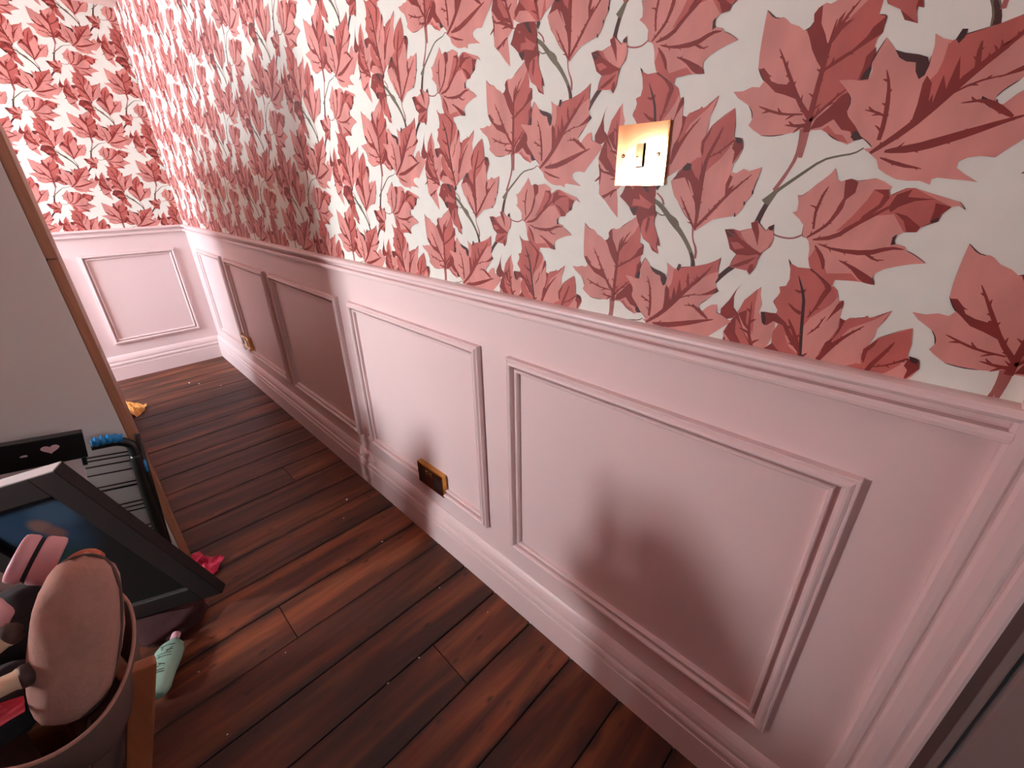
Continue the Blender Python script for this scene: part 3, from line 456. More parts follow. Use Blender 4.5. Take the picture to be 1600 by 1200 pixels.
(10,'r',[1297,10388,1312,10390,1341,10397,1370,10401,1396,10401,1410,10398,1411,10393,1399,10386,1375,10377,1350,10367,1323,10356,1310,10349]),
(10,'r',[1049,9774,1053,9818,1066,9906,1097,10004,1143,10111,1191,10210,1240,10301,1291,10385,1345,10461,1376,10497,1385,10491,1367,10448,1325,10366,1281,10279,1237,10187,1192,10089,1148,9985,1116,9892,1094,9809,1080,9767]),
(10,'r',[893,10056,896,10068,902,10091,910,10111,920,10128,926,10136,928,10135,926,10125,921,10107,917,10087,913,10064,911,10052]),
(10,'r',[862,10125,856,10129,844,10136,834,10142,825,10146,820,10149,820,10152,826,10153,837,10152,850,10149,863,10143,870,10141]),
(10,'r',[821,10210,822,10219,823,10239,826,10256,830,10270,833,10277,835,10277,837,10269,837,10255,837,10238,839,10219,840,10210]),
(10,'r',[785,10267,780,10269,769,10270,760,10271,750,10271,745,10272,745,10275,749,10278,758,10282,769,10284,781,10285,786,10285]),
(10,'r',[732,10340,733,10348,734,10363,737,10377,741,10388,744,10394,747,10393,748,10387,748,10375,748,10362,749,10348,750,10340]),
(10,'r',[696,10393,692,10394,685,10395,679,10396,673,10396,669,10397,669,10399,671,10402,677,10406,684,10409,692,10410,696,10411]),
(10,'r',[637,10454,638,10460,638,10471,640,10482,643,10491,645,10495,647,10495,649,10490,650,10481,651,10472,653,10461,654,10456]),
(10,'r',[597,10499,593,10500,586,10501,580,10501,574,10502,571,10503,570,10505,573,10508,578,10511,585,10514,593,10515,597,10516]),
(10,'r',[897,9994,871,10046,822,10150,773,10247,718,10336,654,10425,581,10511,546,10556,551,10561,594,10524,676,10444,752,10362,820,10276,880,10179,928,10072,951,10019]),
(10,'r',[1139,10596,1142,10606,1146,10627,1153,10645,1161,10660,1165,10667,1168,10666,1167,10658,1164,10642,1161,10624,1158,10603,1157,10593]),
(10,'r',[1111,10663,1105,10668,1091,10675,1079,10681,1068,10685,1062,10688,1063,10691,1069,10692,1082,10692,1097,10688,1112,10682,1119,10680]),
(10,'r',[1080,10752,1082,10758,1084,10770,1088,10780,1092,10789,1095,10793,1098,10792,1099,10787,1098,10778,1098,10768,1097,10756,1098,10750]),
(10,'r',[1062,10825,1057,10830,1048,10839,1040,10846,1032,10852,1029,10856,1030,10858,1035,10858,1045,10855,1056,10850,1067,10842,1073,10838]),
(10,'r',[1034,10910,1036,10917,1038,10932,1042,10945,1046,10956,1050,10961,1052,10960,1053,10954,1052,10943,1052,10930,1051,10915,1051,10908]),
(10,'r',[1010,10984,1012,10988,1015,10995,1018,11002,1021,11008,1023,11011,1025,11011,1027,11007,1028,11000,1028,10992,1027,10983,1026,10979]),
(10,'r',[1078,11049,1082,11049,1091,11050,1099,11049,1105,11047,1108,11045,1108,11043,1105,11041,1099,11039,1093,11037,1086,11034,1082,11032]),
(10,'r',[1135,11104,1137,11107,1141,11114,1145,11120,1149,11125,1152,11127,1154,11126,1155,11123,1155,11116,1154,11109,1151,11101,1150,11097]),
(10,'r',[1213,11155,1216,11153,1223,11152,1229,11149,1233,11145,1235,11143,1234,11140,1231,11139,1226,11139,1221,11138,1214,11138,1211,11137]),
(10,'r',[1163,10545,1142,10583,1105,10661,1070,10742,1040,10824,1016,10890,991,10955,1027,11035,1112,11108,1186,11156,1251,11180,1284,11189,1290,11176,1263,11155,1208,11121,1147,11068,1080,10995,1060,10951,1076,10911,1095,10840,1109,10754,1131,10671,1161,10591,1174,10550]),
(10,'r',[1298,10620,1303,10618,1313,10615,1321,10611,1327,10606,1330,10602,1329,10600,1324,10599,1317,10600,1309,10601,1300,10602,1295,10602]),
(10,'r',[1358,10656,1361,10661,1366,10672,1371,10681,1375,10689,1378,10693,1380,10693,1382,10688,1382,10678,1380,10667,1377,10655,1376,10649]),
(10,'r',[1243,10620,1263,10625,1301,10636,1346,10658,1401,10694,1431,10710,1435,10705,1414,10678,1366,10630,1321,10596,1279,10579,1260,10570]),
(10,'r',[1354,10873,1347,10876,1334,10882,1322,10889,1314,10898,1310,10903,1312,10905,1318,10903,1328,10899,1339,10895,1353,10892,1360,10890]),
(10,'r',[1301,10869,1295,10872,1282,10877,1272,10881,1262,10883,1257,10886,1257,10888,1262,10890,1273,10892,1286,10891,1299,10888,1306,10887]),
(10,'r',[1395,10889,1377,10876,1336,10855,1293,10865,1269,10902,1262,10921,1269,10926,1286,10916,1311,10894,1332,10890,1369,10899,1391,10900]),
(10,'r',[1074,10362,1073,10370,1070,10385,1069,10399,1070,10411,1071,10418,1074,10418,1077,10412,1080,10401,1084,10388,1089,10374,1092,10367]),
(10,'r',[1025,10427,1021,10432,1013,10440,1007,10446,1001,10452,998,10456,999,10458,1004,10458,1013,10456,1022,10451,1032,10444,1037,10441]),
(10,'r',[993,10521,995,10528,997,10543,1000,10555,1005,10566,1008,10570,1011,10570,1011,10564,1011,10553,1011,10541,1011,10527,1011,10520]),
(10,'r',[1113,10321,1090,10345,1046,10395,1009,10467,983,10559,971,10604,976,10606,995,10563,1028,10475,1063,10406,1100,10353,1118,10325]),
(11,'r',[6530,14758,6378,14755,6259,14741,6123,14711,6084,14664,6064,14534,6072,14443,6052,14369,6038,14296,5999,14254,6029,14199,6030,14103,5980,13986,5920,13880,5888,13775,5938,13796,5933,13733,5900,13654,6016,13704,6077,13802,6199,13875,6240,13962,6280,14055,6331,14138,6362,14229,6413,14222,6475,14296,6506,14351,6588,14426,6697,14507,6649,14572,6604,14672]),
(12,'d',[6378,14750,6259,14736,6229,14658,6170,14566,6239,14585,6318,14676]),
(12,'s',[6349,14552,6259,14489,6091,14399,6150,14327,6361,14375,6453,14366,6442,14474,6319,14464]),
(12,'s',[6047,14238,6032,14104,5944,13920,5953,13798,5904,13657,6077,13802,6199,13879,6260,14028,6229,14159,6159,14208]),
(13,'r',[6149,14219,6110,14188,6119,14068,6148,13949,6179,14016]),
(12,'d',[6495,14337,6361,14351,6361,14278,6411,14224,6469,14293]),
(12,'s',[6521,14668,6440,14640,6471,14611]),
(12,'p',[2886,11560,2947,11678,3079,11801,3187,11951,3274,12051,3318,12152,3352,12252,3280,12287,3259,12372,3202,12413,3132,12491,3048,12472,3008,12551,2939,12570,2975,12663,2969,12752,2924,12815,2867,12919,2759,12994,2677,13059,2589,13105,2543,12912,2541,12808,2540,12766,2428,12747,2396,12629,2435,12524,2490,12439,2496,12347,2422,12333,2338,12384,2263,12351,2112,12398,2135,12277,2169,12134,2171,12063,2225,11988,2254,11895,2330,11795,2485,11766,2634,11736,2752,11656,2861,11574]),
(13,'s',[2877,12315,2949,12571,2970,12662,2964,12751,2919,12814,2862,12914,2758,12988,2592,13097,2547,12913,2538,12765,2575,12640,2672,12513,2803,12405]),
(13,'s',[3127,12463,3018,12528,2940,12548,2890,12315,2886,12053,2955,12150,3050,12319]),
(14,'r',[3334,12264,3256,12347,3201,12408,3131,12486,3075,12437,2979,12293,2915,12339,2926,12524,2869,12315,2878,11956,2891,11756,2937,11955,3050,12150,3142,12297]),
(15,'s',[3046,12460,3002,12546,2945,12548,2915,12432,2926,12245,2983,12317]),
(15,'d',[3202,12413,3131,12486,3060,12465,3075,12390,3141,12380]),
(15,'p',[3097,12272,3048,12223,2967,12053,2994,12053]),
(14,'r',[2432,12743,2401,12630,2449,12536,2501,12440,2495,12592,2539,12638,2522,12733]),
(15,'d',[2523,12760,2432,12743,2432,12685,2492,12699]),
(14,'r',[2968,12747,2923,12810,2852,12913,2873,12811,2922,12726,2920,12569,2957,12617]),
(14,'r',[2522,12031,2540,12194,2502,12318,2460,12283,2494,12147,2418,12192,2469,12078,2609,11888,2665,11911]),
(16,'r',[2867,11643,2871,11648,2880,11659,2889,11669,2899,11675,2904,11677,2906,11675,2905,11670,2899,11660,2894,11650,2888,11638,2885,11631]),
(16,'r',[2868,11727,2865,11732,2858,11742,2852,11751,2845,11758,2842,11764,2844,11766,2850,11765,2860,11761,2870,11754,2879,11745,2884,11741]),
(16,'r',[2868,11835,2874,11841,2885,11854,2896,11865,2908,11872,2914,11875,2916,11873,2913,11867,2906,11856,2898,11844,2889,11830,2886,11823]),
(16,'r',[2869,11916,2864,11925,2851,11941,2840,11954,2828,11965,2823,11972,2825,11974,2833,11972,2848,11964,2863,11952,2878,11937,2885,11930]),
(16,'r',[2871,12023,2877,12029,2888,12040,2901,12050,2913,12056,2920,12058,2921,12056,2918,12050,2909,12040,2900,12029,2891,12016,2886,12010]),
(16,'r',[2873,12101,2868,12107,2858,12118,2848,12127,2838,12135,2834,12141,2835,12143,2842,12142,2855,12138,2868,12131,2880,12120,2887,12116]),
(16,'r',[2872,12205,2876,12209,2884,12219,2892,12227,2900,12232,2905,12234,2907,12232,2906,12227,2902,12218,2897,12209,2892,12199,2890,12194]),
(16,'r',[2875,12282,2871,12288,2863,12298,2856,12307,2849,12314,2846,12319,2847,12321,2853,12321,2864,12316,2874,12309,2884,12300,2890,12296]),
(16,'r',[2868,12383,2875,12389,2887,12403,2900,12415,2914,12423,2921,12426,2923,12424,2919,12418,2909,12406,2899,12393,2889,12378,2884,12370]),
(16,'r',[2861,12454,2858,12458,2851,12466,2844,12472,2838,12477,2835,12481,2837,12484,2841,12484,2850,12482,2860,12478,2869,12472,2873,12470]),
(16,'r',[2842,12548,2844,12551,2848,12558,2854,12564,2860,12569,2864,12570,2866,12568,2866,12564,2864,12558,2862,12551,2860,12544,2860,12540]),
(16,'r',[2812,12609,2808,12613,2799,12620,2792,12625,2785,12630,2782,12634,2783,12637,2788,12637,2797,12636,2807,12633,2817,12628,2822,12626]),
(16,'r',[2774,12693,2777,12696,2780,12704,2785,12710,2790,12715,2794,12717,2796,12716,2796,12712,2795,12705,2794,12699,2793,12691,2793,12687]),
(16,'r',[2748,12753,2744,12756,2734,12761,2725,12766,2716,12770,2712,12773,2712,12775,2717,12777,2727,12777,2739,12776,2750,12772,2756,12771]),
(16,'r',[2714,12836,2717,12840,2720,12848,2724,12856,2730,12861,2733,12863,2735,12862,2736,12858,2735,12851,2734,12844,2733,12836,2733,12831]),
(16,'r',[2859,11579,2854,11673,2849,11862,2851,12046,2853,12225,2850,12365,2840,12465,2812,12567,2765,12674,2727,12772,2701,12858,2692,12903,2699,12906,2723,12867,2763,12787,2808,12694,2860,12584,2893,12475,2904,12368,2909,12225,2907,12045,2905,11861,2898,11673,2892,11579]),
(16,'r',[2818,11661,2818,11669,2817,11685,2818,11700,2821,11712,2824,11718,2827,11718,2829,11711,2831,11700,2834,11687,2837,11672,2839,11664]),
(16,'r',[2764,11726,2756,11728,2740,11730,2726,11732,2712,11732,2705,11733,2705,11736,2711,11740,2724,11744,2740,11747,2757,11747,2765,11747]),
(16,'r',[2692,11811,2694,11820,2698,11841,2705,11859,2713,11875,2719,11882,2721,11881,2721,11872,2717,11855,2714,11838,2713,11818,2712,11808]),
(16,'r',[2640,11871,2634,11873,2622,11877,2611,11880,2601,11882,2596,11885,2596,11888,2601,11890,2612,11893,2625,11893,2638,11891,2644,11891]),
(16,'r',[2575,11954,2577,11960,2580,11974,2586,11987,2593,11997,2598,12001,2600,12000,2600,11994,2598,11982,2596,11971,2595,11957,2594,11950]),
(16,'r',[2526,12012,2520,12014,2510,12018,2501,12022,2492,12024,2487,12027,2488,12030,2492,12032,2502,12034,2513,12033,2525,12031,2531,12031]),
(16,'r',[2460,12087,2461,12093,2463,12105,2466,12116,2471,12125,2475,12129,2477,12128,2478,12122,2478,12113,2478,12103,2478,12092,2479,12086]),
(16,'r',[2404,12135,2398,12137,2388,12139,2379,12142,2370,12144,2366,12146,2366,12149,2370,12151,2379,12153,2390,12154,2401,12154,2407,12154]),
(16,'r',[2333,12198,2333,12204,2331,12214,2331,12224,2332,12232,2334,12236,2337,12237,2339,12233,2342,12225,2345,12217,2349,12208,2351,12203]),
(16,'r',[2280,12247,2276,12249,2269,12250,2262,12252,2256,12254,2252,12256,2252,12258,2255,12261,2262,12263,2269,12265,2278,12265,2282,12266]),
(16,'r',[2856,11607,2805,11659,2707,11767,2614,11881,2523,11996,2439,12091,2360,12167,2295,12231,2243,12282,2219,12308,2223,12314,2252,12292,2308,12245,2378,12187,2463,12115,2553,12023,2648,11909,2743,11798,2836,11686,2880,11628]),
(16,'r',[2926,11670,2938,11673,2961,11681,2983,11686,3002,11687,3012,11686,3013,11683,3004,11679,2986,11673,2966,11665,2945,11655,2934,11650]),
(16,'r',[2980,11756,2983,11763,2986,11779,2989,11793,2991,11804,2994,11810,2997,11810,2999,11805,3002,11792,3003,11777,3002,11761,3002,11752]),
(16,'r',[3045,11858,3054,11862,3072,11872,3089,11879,3104,11883,3113,11883,3114,11881,3108,11875,3095,11867,3080,11857,3064,11846,3057,11839]),
(16,'r',[3098,11942,3098,11947,3098,11955,3097,11963,3097,11970,3097,11974,3100,11976,3104,11974,3110,11968,3114,11960,3117,11950,3119,11946]),
(16,'r',[2879,11612,2912,11662,2977,11762,3047,11869,3123,11985,3163,12042,3170,12037,3138,11976,3071,11855,3004,11744,2940,11644,2907,11594]),
(16,'r',[2772,12558,2770,12563,2765,12573,2762,12584,2761,12593,2762,12598,2764,12599,2768,12596,2773,12588,2778,12581,2785,12572,2789,12568]),
(16,'r',[2707,12586,2700,12585,2687,12582,2676,12579,2665,12576,2659,12576,2658,12578,2662,12583,2671,12590,2682,12597,2695,12602,2701,12605]),
(16,'r',[2631,12639,2631,12644,2631,12656,2633,12667,2636,12676,2639,12680,2642,12680,2643,12675,2644,12666,2646,12657,2648,12646,2650,12641]),
(16,'r',[2581,12677,2575,12678,2564,12679,2554,12680,2545,12680,2540,12681,2539,12683,2543,12687,2552,12691,2563,12694,2575,12695,2580,12696]),
(16,'r',[2824,12536,2788,12549,2718,12578,2640,12626,2556,12690,2514,12722,2531,12744,2572,12710,2653,12644,2728,12597,2796,12566,2830,12549]),
(13,'d',[2182,12121,2162,12112,2157,12076,2176,12067]),
(13,'d',[2262,11985,2241,11976,2236,11940,2256,11930]),
(13,'d',[2357,11832,2336,11823,2331,11785,2351,11775]),
(12,'s',[2112,11712,2035,11745,1994,11701,1905,11617,1877,11675,1820,11706,1812,11605,1788,11523,1811,11415,1889,11344,1911,11298,1928,11230,1939,11128,1998,11018,2022,11073,2163,11087,2285,11101,2263,11197,2223,11281,2327,11352,2371,11462,2444,11610,2334,11624,2240,11599,2138,11630,2087,11643]),
(13,'p',[2227,11591,2086,11639,2007,11711,1904,11613,1850,11645,1810,11605,1792,11523,1839,11402,1917,11330,2073,11416,2181,11519]),
(14,'r',[2438,11603,2309,11610,2228,11516,2069,11395,1920,11315,2067,11279,2223,11281,2323,11352,2371,11462]),
(15,'d',[2441,11606,2342,11611,2257,11514,2292,11523,2374,11507]),
(15,'s',[2333,11442,2233,11449,2131,11379,2258,11346]),
(14,'r',[2107,11708,2033,11737,1983,11596,1966,11414,2041,11571,2079,11633]),
(14,'r',[2281,11107,2118,11200,1948,11272,2046,11173,2168,11114]),
(14,'r',[2035,11064,2020,11153,1978,11180,1960,11091,1995,11025]),
(14,'d',[1885,11664,1821,11702,1818,11636,1856,11624]),
(16,'r',[1968,11345,1973,11343,1985,11339,1996,11334,2004,11328,2007,11324,2006,11321,2000,11321,1991,11323,1981,11324,1970,11326,1964,11326]),
(16,'r',[2045,11385,2048,11391,2054,11404,2059,11414,2063,11424,2066,11429,2068,11428,2070,11423,2070,11411,2069,11399,2065,11385,2063,11378]),
(16,'r',[2138,11449,2144,11448,2157,11447,2168,11445,2177,11441,2182,11438,2181,11435,2176,11434,2167,11433,2156,11432,2144,11430,2138,11429]),
(16,'r',[2215,11502,2220,11507,2228,11517,2236,11526,2242,11533,2246,11537,2249,11536,2249,11530,2246,11520,2241,11508,2234,11497,2231,11490]),
(16,'r',[2315,11555,2320,11554,2330,11552,2339,11549,2346,11545,2349,11541,2348,11539,2344,11537,2336,11537,2328,11536,2319,11536,2314,11535]),
(16,'r',[1904,11326,1937,11342,2002,11373,2079,11418,2168,11477,2260,11530,2355,11578,2403,11600,2410,11588,2365,11560,2273,11508,2183,11452,2096,11391,2019,11343,1954,11309,1922,11291]),
(12,'p',[1417,11557,1473,11580,1479,11704,1543,11780,1639,11856,1593,11877,1597,11974,1626,12060,1578,12051,1520,12107,1457,12178,1394,12235,1327,12305,1299,12361,1248,12233,1205,12214,1116,12243,1045,12212,972,12228,885,12243,802,12208,710,12149,735,12123,707,12061,679,12081,582,12139,513,12139,377,12090,232,12042,119,12003,41,11922,106,11964,161,11954,211,11929,222,11879,226,11805,288,11785,353,11739,369,11687,481,11680,528,11642,535,11588,518,11553,422,11524,404,11485,313,11443,203,11363,327,11341,448,11301,543,11262,614,11205,621,11146,581,11068,702,11086,785,11089,908,11105,984,11079,999,10998,1091,11065,1198,11136,1298,11208,1337,11309,1351,11431,1381,11520]),
(13,'s',[1129,11644,1007,11819,901,12019,868,12124,735,12127,707,12061,581,12136,512,12136,305,12025,167,11954,222,11879,226,11805,355,11736,372,11687,481,11680,620,11867,793,11844,951,11729]),
(13,'s',[1331,11309,1288,11436,1189,11323,1093,11148,842,11178,753,11093,988,11079,1000,11002,1198,11136,1296,11209]),
(14,'r',[1168,12228,1112,12237,1035,12203,1037,12089,1107,12017,1139,11852,1179,11813,1174,11925,1136,12035]),
(14,'r',[868,12124,735,12123,704,12038,744,11943,850,11824,938,11738,901,11841,781,11968,762,12064]),
(15,'s',[962,11893,901,12019,859,12089,863,12020,924,11930]),
(14,'r',[690,11935,648,12073,529,12126,549,12048,311,12025,475,12007,598,11946,654,11884]),
(14,'r',[301,11989,164,11954,220,11880,227,11808,294,11807,291,11911]),
(14,'r',[618,11888,501,11854,353,11739,380,11686,459,11682,514,11798]),
(15,'d',[294,11807,239,11846,227,11808,281,11787]),
(14,'r',[942,11307,830,11259,678,11178,616,11137,585,11072,703,11088,762,11128]),
(15,'d',[532,11656,535,11588,517,11549,557,11531,564,11622]),
(16,'r',[1368,11592,1368,11600,1367,11616,1369,11631,1372,11644,1375,11650,1377,11650,1379,11643,1379,11630,1381,11616,1383,11601,1385,11593]),
(16,'r',[1320,11631,1315,11633,1304,11636,1296,11638,1287,11640,1283,11642,1283,11644,1287,11646,1296,11648,1306,11649,1317,11648,1323,11648]),
(16,'r',[1261,11687,1261,11695,1259,11711,1260,11725,1263,11738,1265,11745,1267,11745,1269,11738,1270,11725,1272,11712,1275,11697,1277,11689]),
(16,'r',[1217,11728,1212,11731,1203,11734,1194,11737,1186,11738,1181,11740,1181,11743,1186,11745,1195,11747,1205,11747,1216,11745,1221,11744]),
(16,'r',[1182,11802,1183,11808,1185,11821,1187,11833,1191,11842,1194,11847,1196,11846,1197,11841,1197,11831,1198,11820,1198,11808,1199,11802]),
(16,'r',[1159,11859,1155,11862,1148,11866,1142,11870,1136,11873,1133,11875,1134,11877,1137,11879,1145,11879,1153,11878,1161,11875,1166,11874]),
(16,'r',[1130,11934,1132,11938,1137,11948,1142,11955,1147,11962,1151,11964,1153,11963,1152,11959,1150,11951,1148,11943,1146,11934,1145,11929]),
(16,'r',[1404,11557,1375,11577,1320,11619,1272,11661,1228,11704,1184,11769,1141,11855,1115,11922,1111,11972,1114,11998,1122,12000,1138,11980,1161,11938,1186,11873,1218,11787,1255,11725,1295,11687,1342,11644,1392,11596,1415,11571]),
(16,'r',[1291,11546,1286,11553,1276,11568,1269,11582,1265,11596,1264,11603,1266,11604,1270,11599,1278,11587,1287,11575,1298,11562,1304,11556]),
(16,'r',[1230,11557,1223,11555,1211,11551,1199,11547,1189,11543,1184,11542,1182,11543,1186,11548,1194,11556,1205,11563,1218,11569,1224,11572]),
(16,'r',[1150,11574,1149,11579,1144,11588,1142,11598,1142,11607,1143,11611,1145,11612,1148,11608,1152,11601,1156,11594,1162,11586,1165,11582]),
(16,'r',[1095,11596,1088,11598,1074,11600,1062,11602,1051,11603,1045,11604,1045,11606,1050,11609,1062,11612,1075,11613,1090,11612,1097,11612]),
(16,'r',[1041,11648,1039,11655,1036,11669,1035,11682,1036,11694,1037,11700,1039,11700,1042,11694,1045,11684,1049,11672,1053,11659,1056,11652]),
(16,'r',[1001,11688,996,11688,987,11688,978,11688,970,11688,965,11689,964,11691,968,11694,976,11698,985,11701,996,11702,1001,11703]),
(16,'r',[946,11736,945,11742,942,11753,941,11765,942,11775,943,11780,945,11780,948,11775,950,11766,954,11757,958,11746,961,11740]),
(16,'r',[905,11767,901,11767,894,11766,888,11766,881,11764,878,11765,877,11766,879,11769,884,11774,890,11778,897,11781,901,11782]),
(16,'r',[846,11809,845,11814,844,11823,844,11832,846,11840,848,11844,850,11844,852,11840,854,11833,856,11825,859,11817,860,11813]),
(16,'r',[805,11839,801,11840,795,11840,788,11840,783,11840,779,11840,779,11842,781,11845,786,11849,793,11851,800,11853,803,11854]),
(16,'r',[750,11880,750,11884,748,11892,747,11900,748,11906,750,11910,752,11910,754,11907,756,11901,759,11895,762,11888,764,11885]),
(16,'r',[713,11911,710,11911,705,11911,701,11911,697,11911,694,11911,693,11913,694,11916,698,11919,702,11922,707,11924,709,11925]),
(16,'r',[1339,11534,1281,11536,1163,11550,1062,11600,987,11673,910,11741,826,11805,753,11864,689,11916,658,11943,673,11963,707,11940,773,11892,851,11838,938,11777,1021,11712,1093,11644,1180,11601,1288,11571,1343,11551]),
(16,'r',[1219,11475,1212,11478,1195,11482,1181,11489,1171,11496,1166,11501,1167,11503,1173,11502,1185,11498,1199,11495,1215,11492,1223,11491]),
(16,'r',[1153,11454,1147,11448,1135,11434,1126,11423,1118,11411,1113,11406,1111,11407,1112,11414,1117,11428,1125,11442,1135,11457,1140,11464]),
(16,'r',[1068,11429,1062,11433,1050,11440,1040,11448,1033,11457,1030,11461,1031,11463,1037,11461,1046,11457,1056,11452,1069,11446,1076,11444]),
(16,'r',[1005,11427,998,11422,984,11410,972,11398,962,11387,956,11382,954,11383,957,11391,964,11405,975,11419,988,11432,994,11439]),
(16,'r',[923,11424,921,11427,916,11433,912,11440,910,11446,910,11450,912,11451,916,11449,920,11446,925,11442,931,11437,934,11436]),
(16,'r',[863,11420,859,11418,851,11412,844,11407,838,11401,834,11399,832,11401,833,11405,837,11413,843,11421,850,11428,853,11432]),
(16,'r',[784,11417,780,11422,772,11431,765,11441,762,11451,761,11456,762,11457,767,11454,773,11447,781,11440,790,11432,795,11429]),
(16,'r',[729,11427,725,11426,718,11425,712,11423,706,11421,702,11421,701,11422,703,11426,707,11431,713,11436,720,11439,723,11442]),
(16,'r',[661,11454,659,11459,654,11469,651,11479,650,11488,651,11493,653,11493,656,11490,660,11482,665,11474,671,11466,674,11461]),
(16,'r',[612,11473,608,11473,599,11472,591,11471,584,11470,580,11471,580,11472,582,11475,588,11480,596,11483,605,11486,609,11488]),
(16,'r',[548,11499,547,11502,545,11508,544,11513,545,11519,546,11521,548,11522,550,11520,553,11516,556,11512,559,11508,561,11506]),
(16,'r',[496,11495,493,11494,489,11491,485,11489,480,11486,478,11486,476,11487,476,11490,478,11495,481,11500,485,11504,487,11506]),
(16,'r',[1269,11492,1223,11473,1127,11439,999,11412,837,11396,699,11414,594,11462,517,11486,459,11488,429,11492,428,11500,458,11508,521,11519,609,11506,713,11470,839,11455,995,11454,1122,11465,1217,11492,1265,11503]),
(16,'r',[1268,11425,1262,11422,1249,11416,1237,11411,1227,11409,1221,11409,1220,11412,1224,11415,1233,11421,1243,11427,1254,11435,1260,11439]),
(16,'r',[1217,11357,1214,11353,1211,11345,1208,11337,1205,11331,1202,11328,1200,11328,1198,11332,1197,11339,1198,11348,1200,11358,1200,11362]),
(16,'r',[1173,11275,1168,11271,1158,11263,1148,11257,1139,11253,1134,11252,1132,11254,1135,11258,1142,11265,1149,11273,1157,11282,1161,11287]),
(16,'r',[1303,11471,1280,11428,1228,11349,1191,11282,1165,11222,1148,11192,1132,11197,1135,11232,1149,11301,1191,11374,1257,11446,1292,11480]),
(16,'r',[1363,11725,1368,11729,1377,11738,1386,11745,1395,11749,1400,11750,1402,11748,1399,11744,1393,11737,1386,11729,1379,11719,1375,11714]),
(16,'r',[1373,11798,1371,11803,1367,11813,1364,11821,1360,11828,1359,11833,1361,11834,1365,11832,1372,11827,1379,11819,1385,11810,1388,11805]),
(16,'r',[1375,11884,1378,11890,1385,11902,1393,11912,1401,11919,1406,11922,1407,11921,1406,11916,1401,11906,1397,11895,1392,11883,1390,11877]),
(16,'r',[1368,11949,1365,11952,1358,11956,1352,11960,1346,11964,1342,11966,1343,11969,1347,11970,1355,11970,1364,11968,1372,11964,1376,11963]),
(16,'r',[1352,12031,1355,12037,1359,12048,1364,12058,1369,12066,1373,12069,1375,12068,1375,12063,1373,12054,1371,12044,1369,12033,1368,12027]),
(16,'r',[1338,12091,1335,12094,1329,12099,1324,12104,1319,12108,1317,12111,1317,12113,1321,12113,1328,12113,1335,12110,1343,12106,1347,12105]),
(16,'r',[1351,11672,1355,11715,1366,11802,1369,11863,1364,11899,1356,11955,1345,12030,1332,12089,1319,12136,1314,12161,1319,12163,1333,12142,1356,12097,1374,12036,1388,11960,1396,11903,1399,11863,1394,11799,1381,11712,1374,11669]),
(16,'r',[1374,11934,1396,11937,1440,11947,1463,11950,1465,11945,1444,11934,1402,11917,1382,11907]),
(16,'r',[963,11294,956,11297,940,11301,927,11307,917,11314,912,11319,913,11321,920,11320,931,11316,944,11313,959,11311,967,11310]),
(16,'r',[906,11267,901,11262,893,11251,885,11241,879,11232,875,11228,873,11229,873,11235,876,11246,882,11258,889,11270,893,11276]),
(16,'r',[839,11220,834,11221,825,11221,816,11222,809,11225,806,11227,806,11229,810,11231,817,11232,824,11234,833,11235,837,11237]),
(16,'r',[1007,11317,982,11301,931,11273,877,11238,817,11194,787,11172,768,11199,799,11220,861,11262,920,11294,975,11316,1003,11324]),
(16,'r',[716,11384,709,11384,695,11383,682,11384,672,11387,667,11390,668,11392,673,11393,683,11394,694,11395,707,11397,714,11399]),
(16,'r',[647,11349,643,11348,636,11345,630,11342,624,11340,621,11339,619,11341,620,11344,624,11350,629,11355,636,11360,639,11363]),
(16,'r',[769,11406,743,11392,691,11360,640,11347,593,11355,571,11360,571,11366,594,11367,638,11365,680,11382,725,11417,748,11437]),
(6,'d',[4892,11597,4871,11573,4826,11526,4783,11498,4745,11490,4726,11487,4725,11490,4743,11497,4779,11507,4818,11535,4865,11578,4890,11599]),
(6,'d',[4444,11316,4429,11317,4400,11324,4379,11343,4368,11368,4364,11381,4366,11382,4374,11371,4386,11349,4405,11335,4432,11325,4445,11318]),
(6,'d',[4141,11554,4119,11565,4078,11589,4034,11619,3985,11653,3962,11671,3963,11673,3989,11658,4039,11627,4084,11598,4123,11571,4142,11556]),
(6,'d',[3761,11322,3744,11314,3709,11303,3693,11282,3691,11248,3689,11230,3687,11230,3685,11248,3684,11285,3704,11311,3742,11321,3760,11324]),
(6,'d',[3698,10994,3705,10971,3717,10923,3718,10880,3708,10844,3703,10826,3700,10826,3702,10845,3708,10881,3706,10922,3698,10969,3695,10994]),
(6,'d',[3753,10375,3730,10342,3681,10280,3643,10230,3619,10190,3605,10171,3603,10172,3613,10194,3635,10236,3672,10287,3724,10347,3751,10376]),
(6,'d',[3817,10164,3839,10180,3887,10209,3923,10232,3949,10252,3963,10261,3965,10259,3953,10247,3929,10224,3893,10199,3843,10173,3818,10162]),
(6,'d',[4416,10280,4454,10281,4528,10278,4597,10280,4661,10287,4694,10289,4694,10286,4662,10279,4598,10269,4528,10266,4453,10272,4416,10277]),
(6,'d',[4835,10480,4836,10502,4844,10544,4864,10584,4894,10622,4910,10640,4912,10638,4900,10618,4873,10579,4856,10540,4845,10500,4837,10480]),
(6,'d',[4780,10882,4789,10900,4811,10934,4836,10971,4861,11013,4876,11034,4878,11033,4868,11010,4845,10966,4821,10927,4796,10895,4782,10880]),
(11,'d',[3489,10080,3499,10095,3523,10124,3557,10153,3600,10185,3622,10199,3623,10197,3604,10179,3563,10146,3531,10116,3505,10090,3490,10078]),
(11,'d',[3820,10463,3814,10488,3805,10538,3812,10583,3834,10619,3846,10636,3848,10635,3840,10616,3821,10580,3816,10539,3822,10489,3823,10464]),
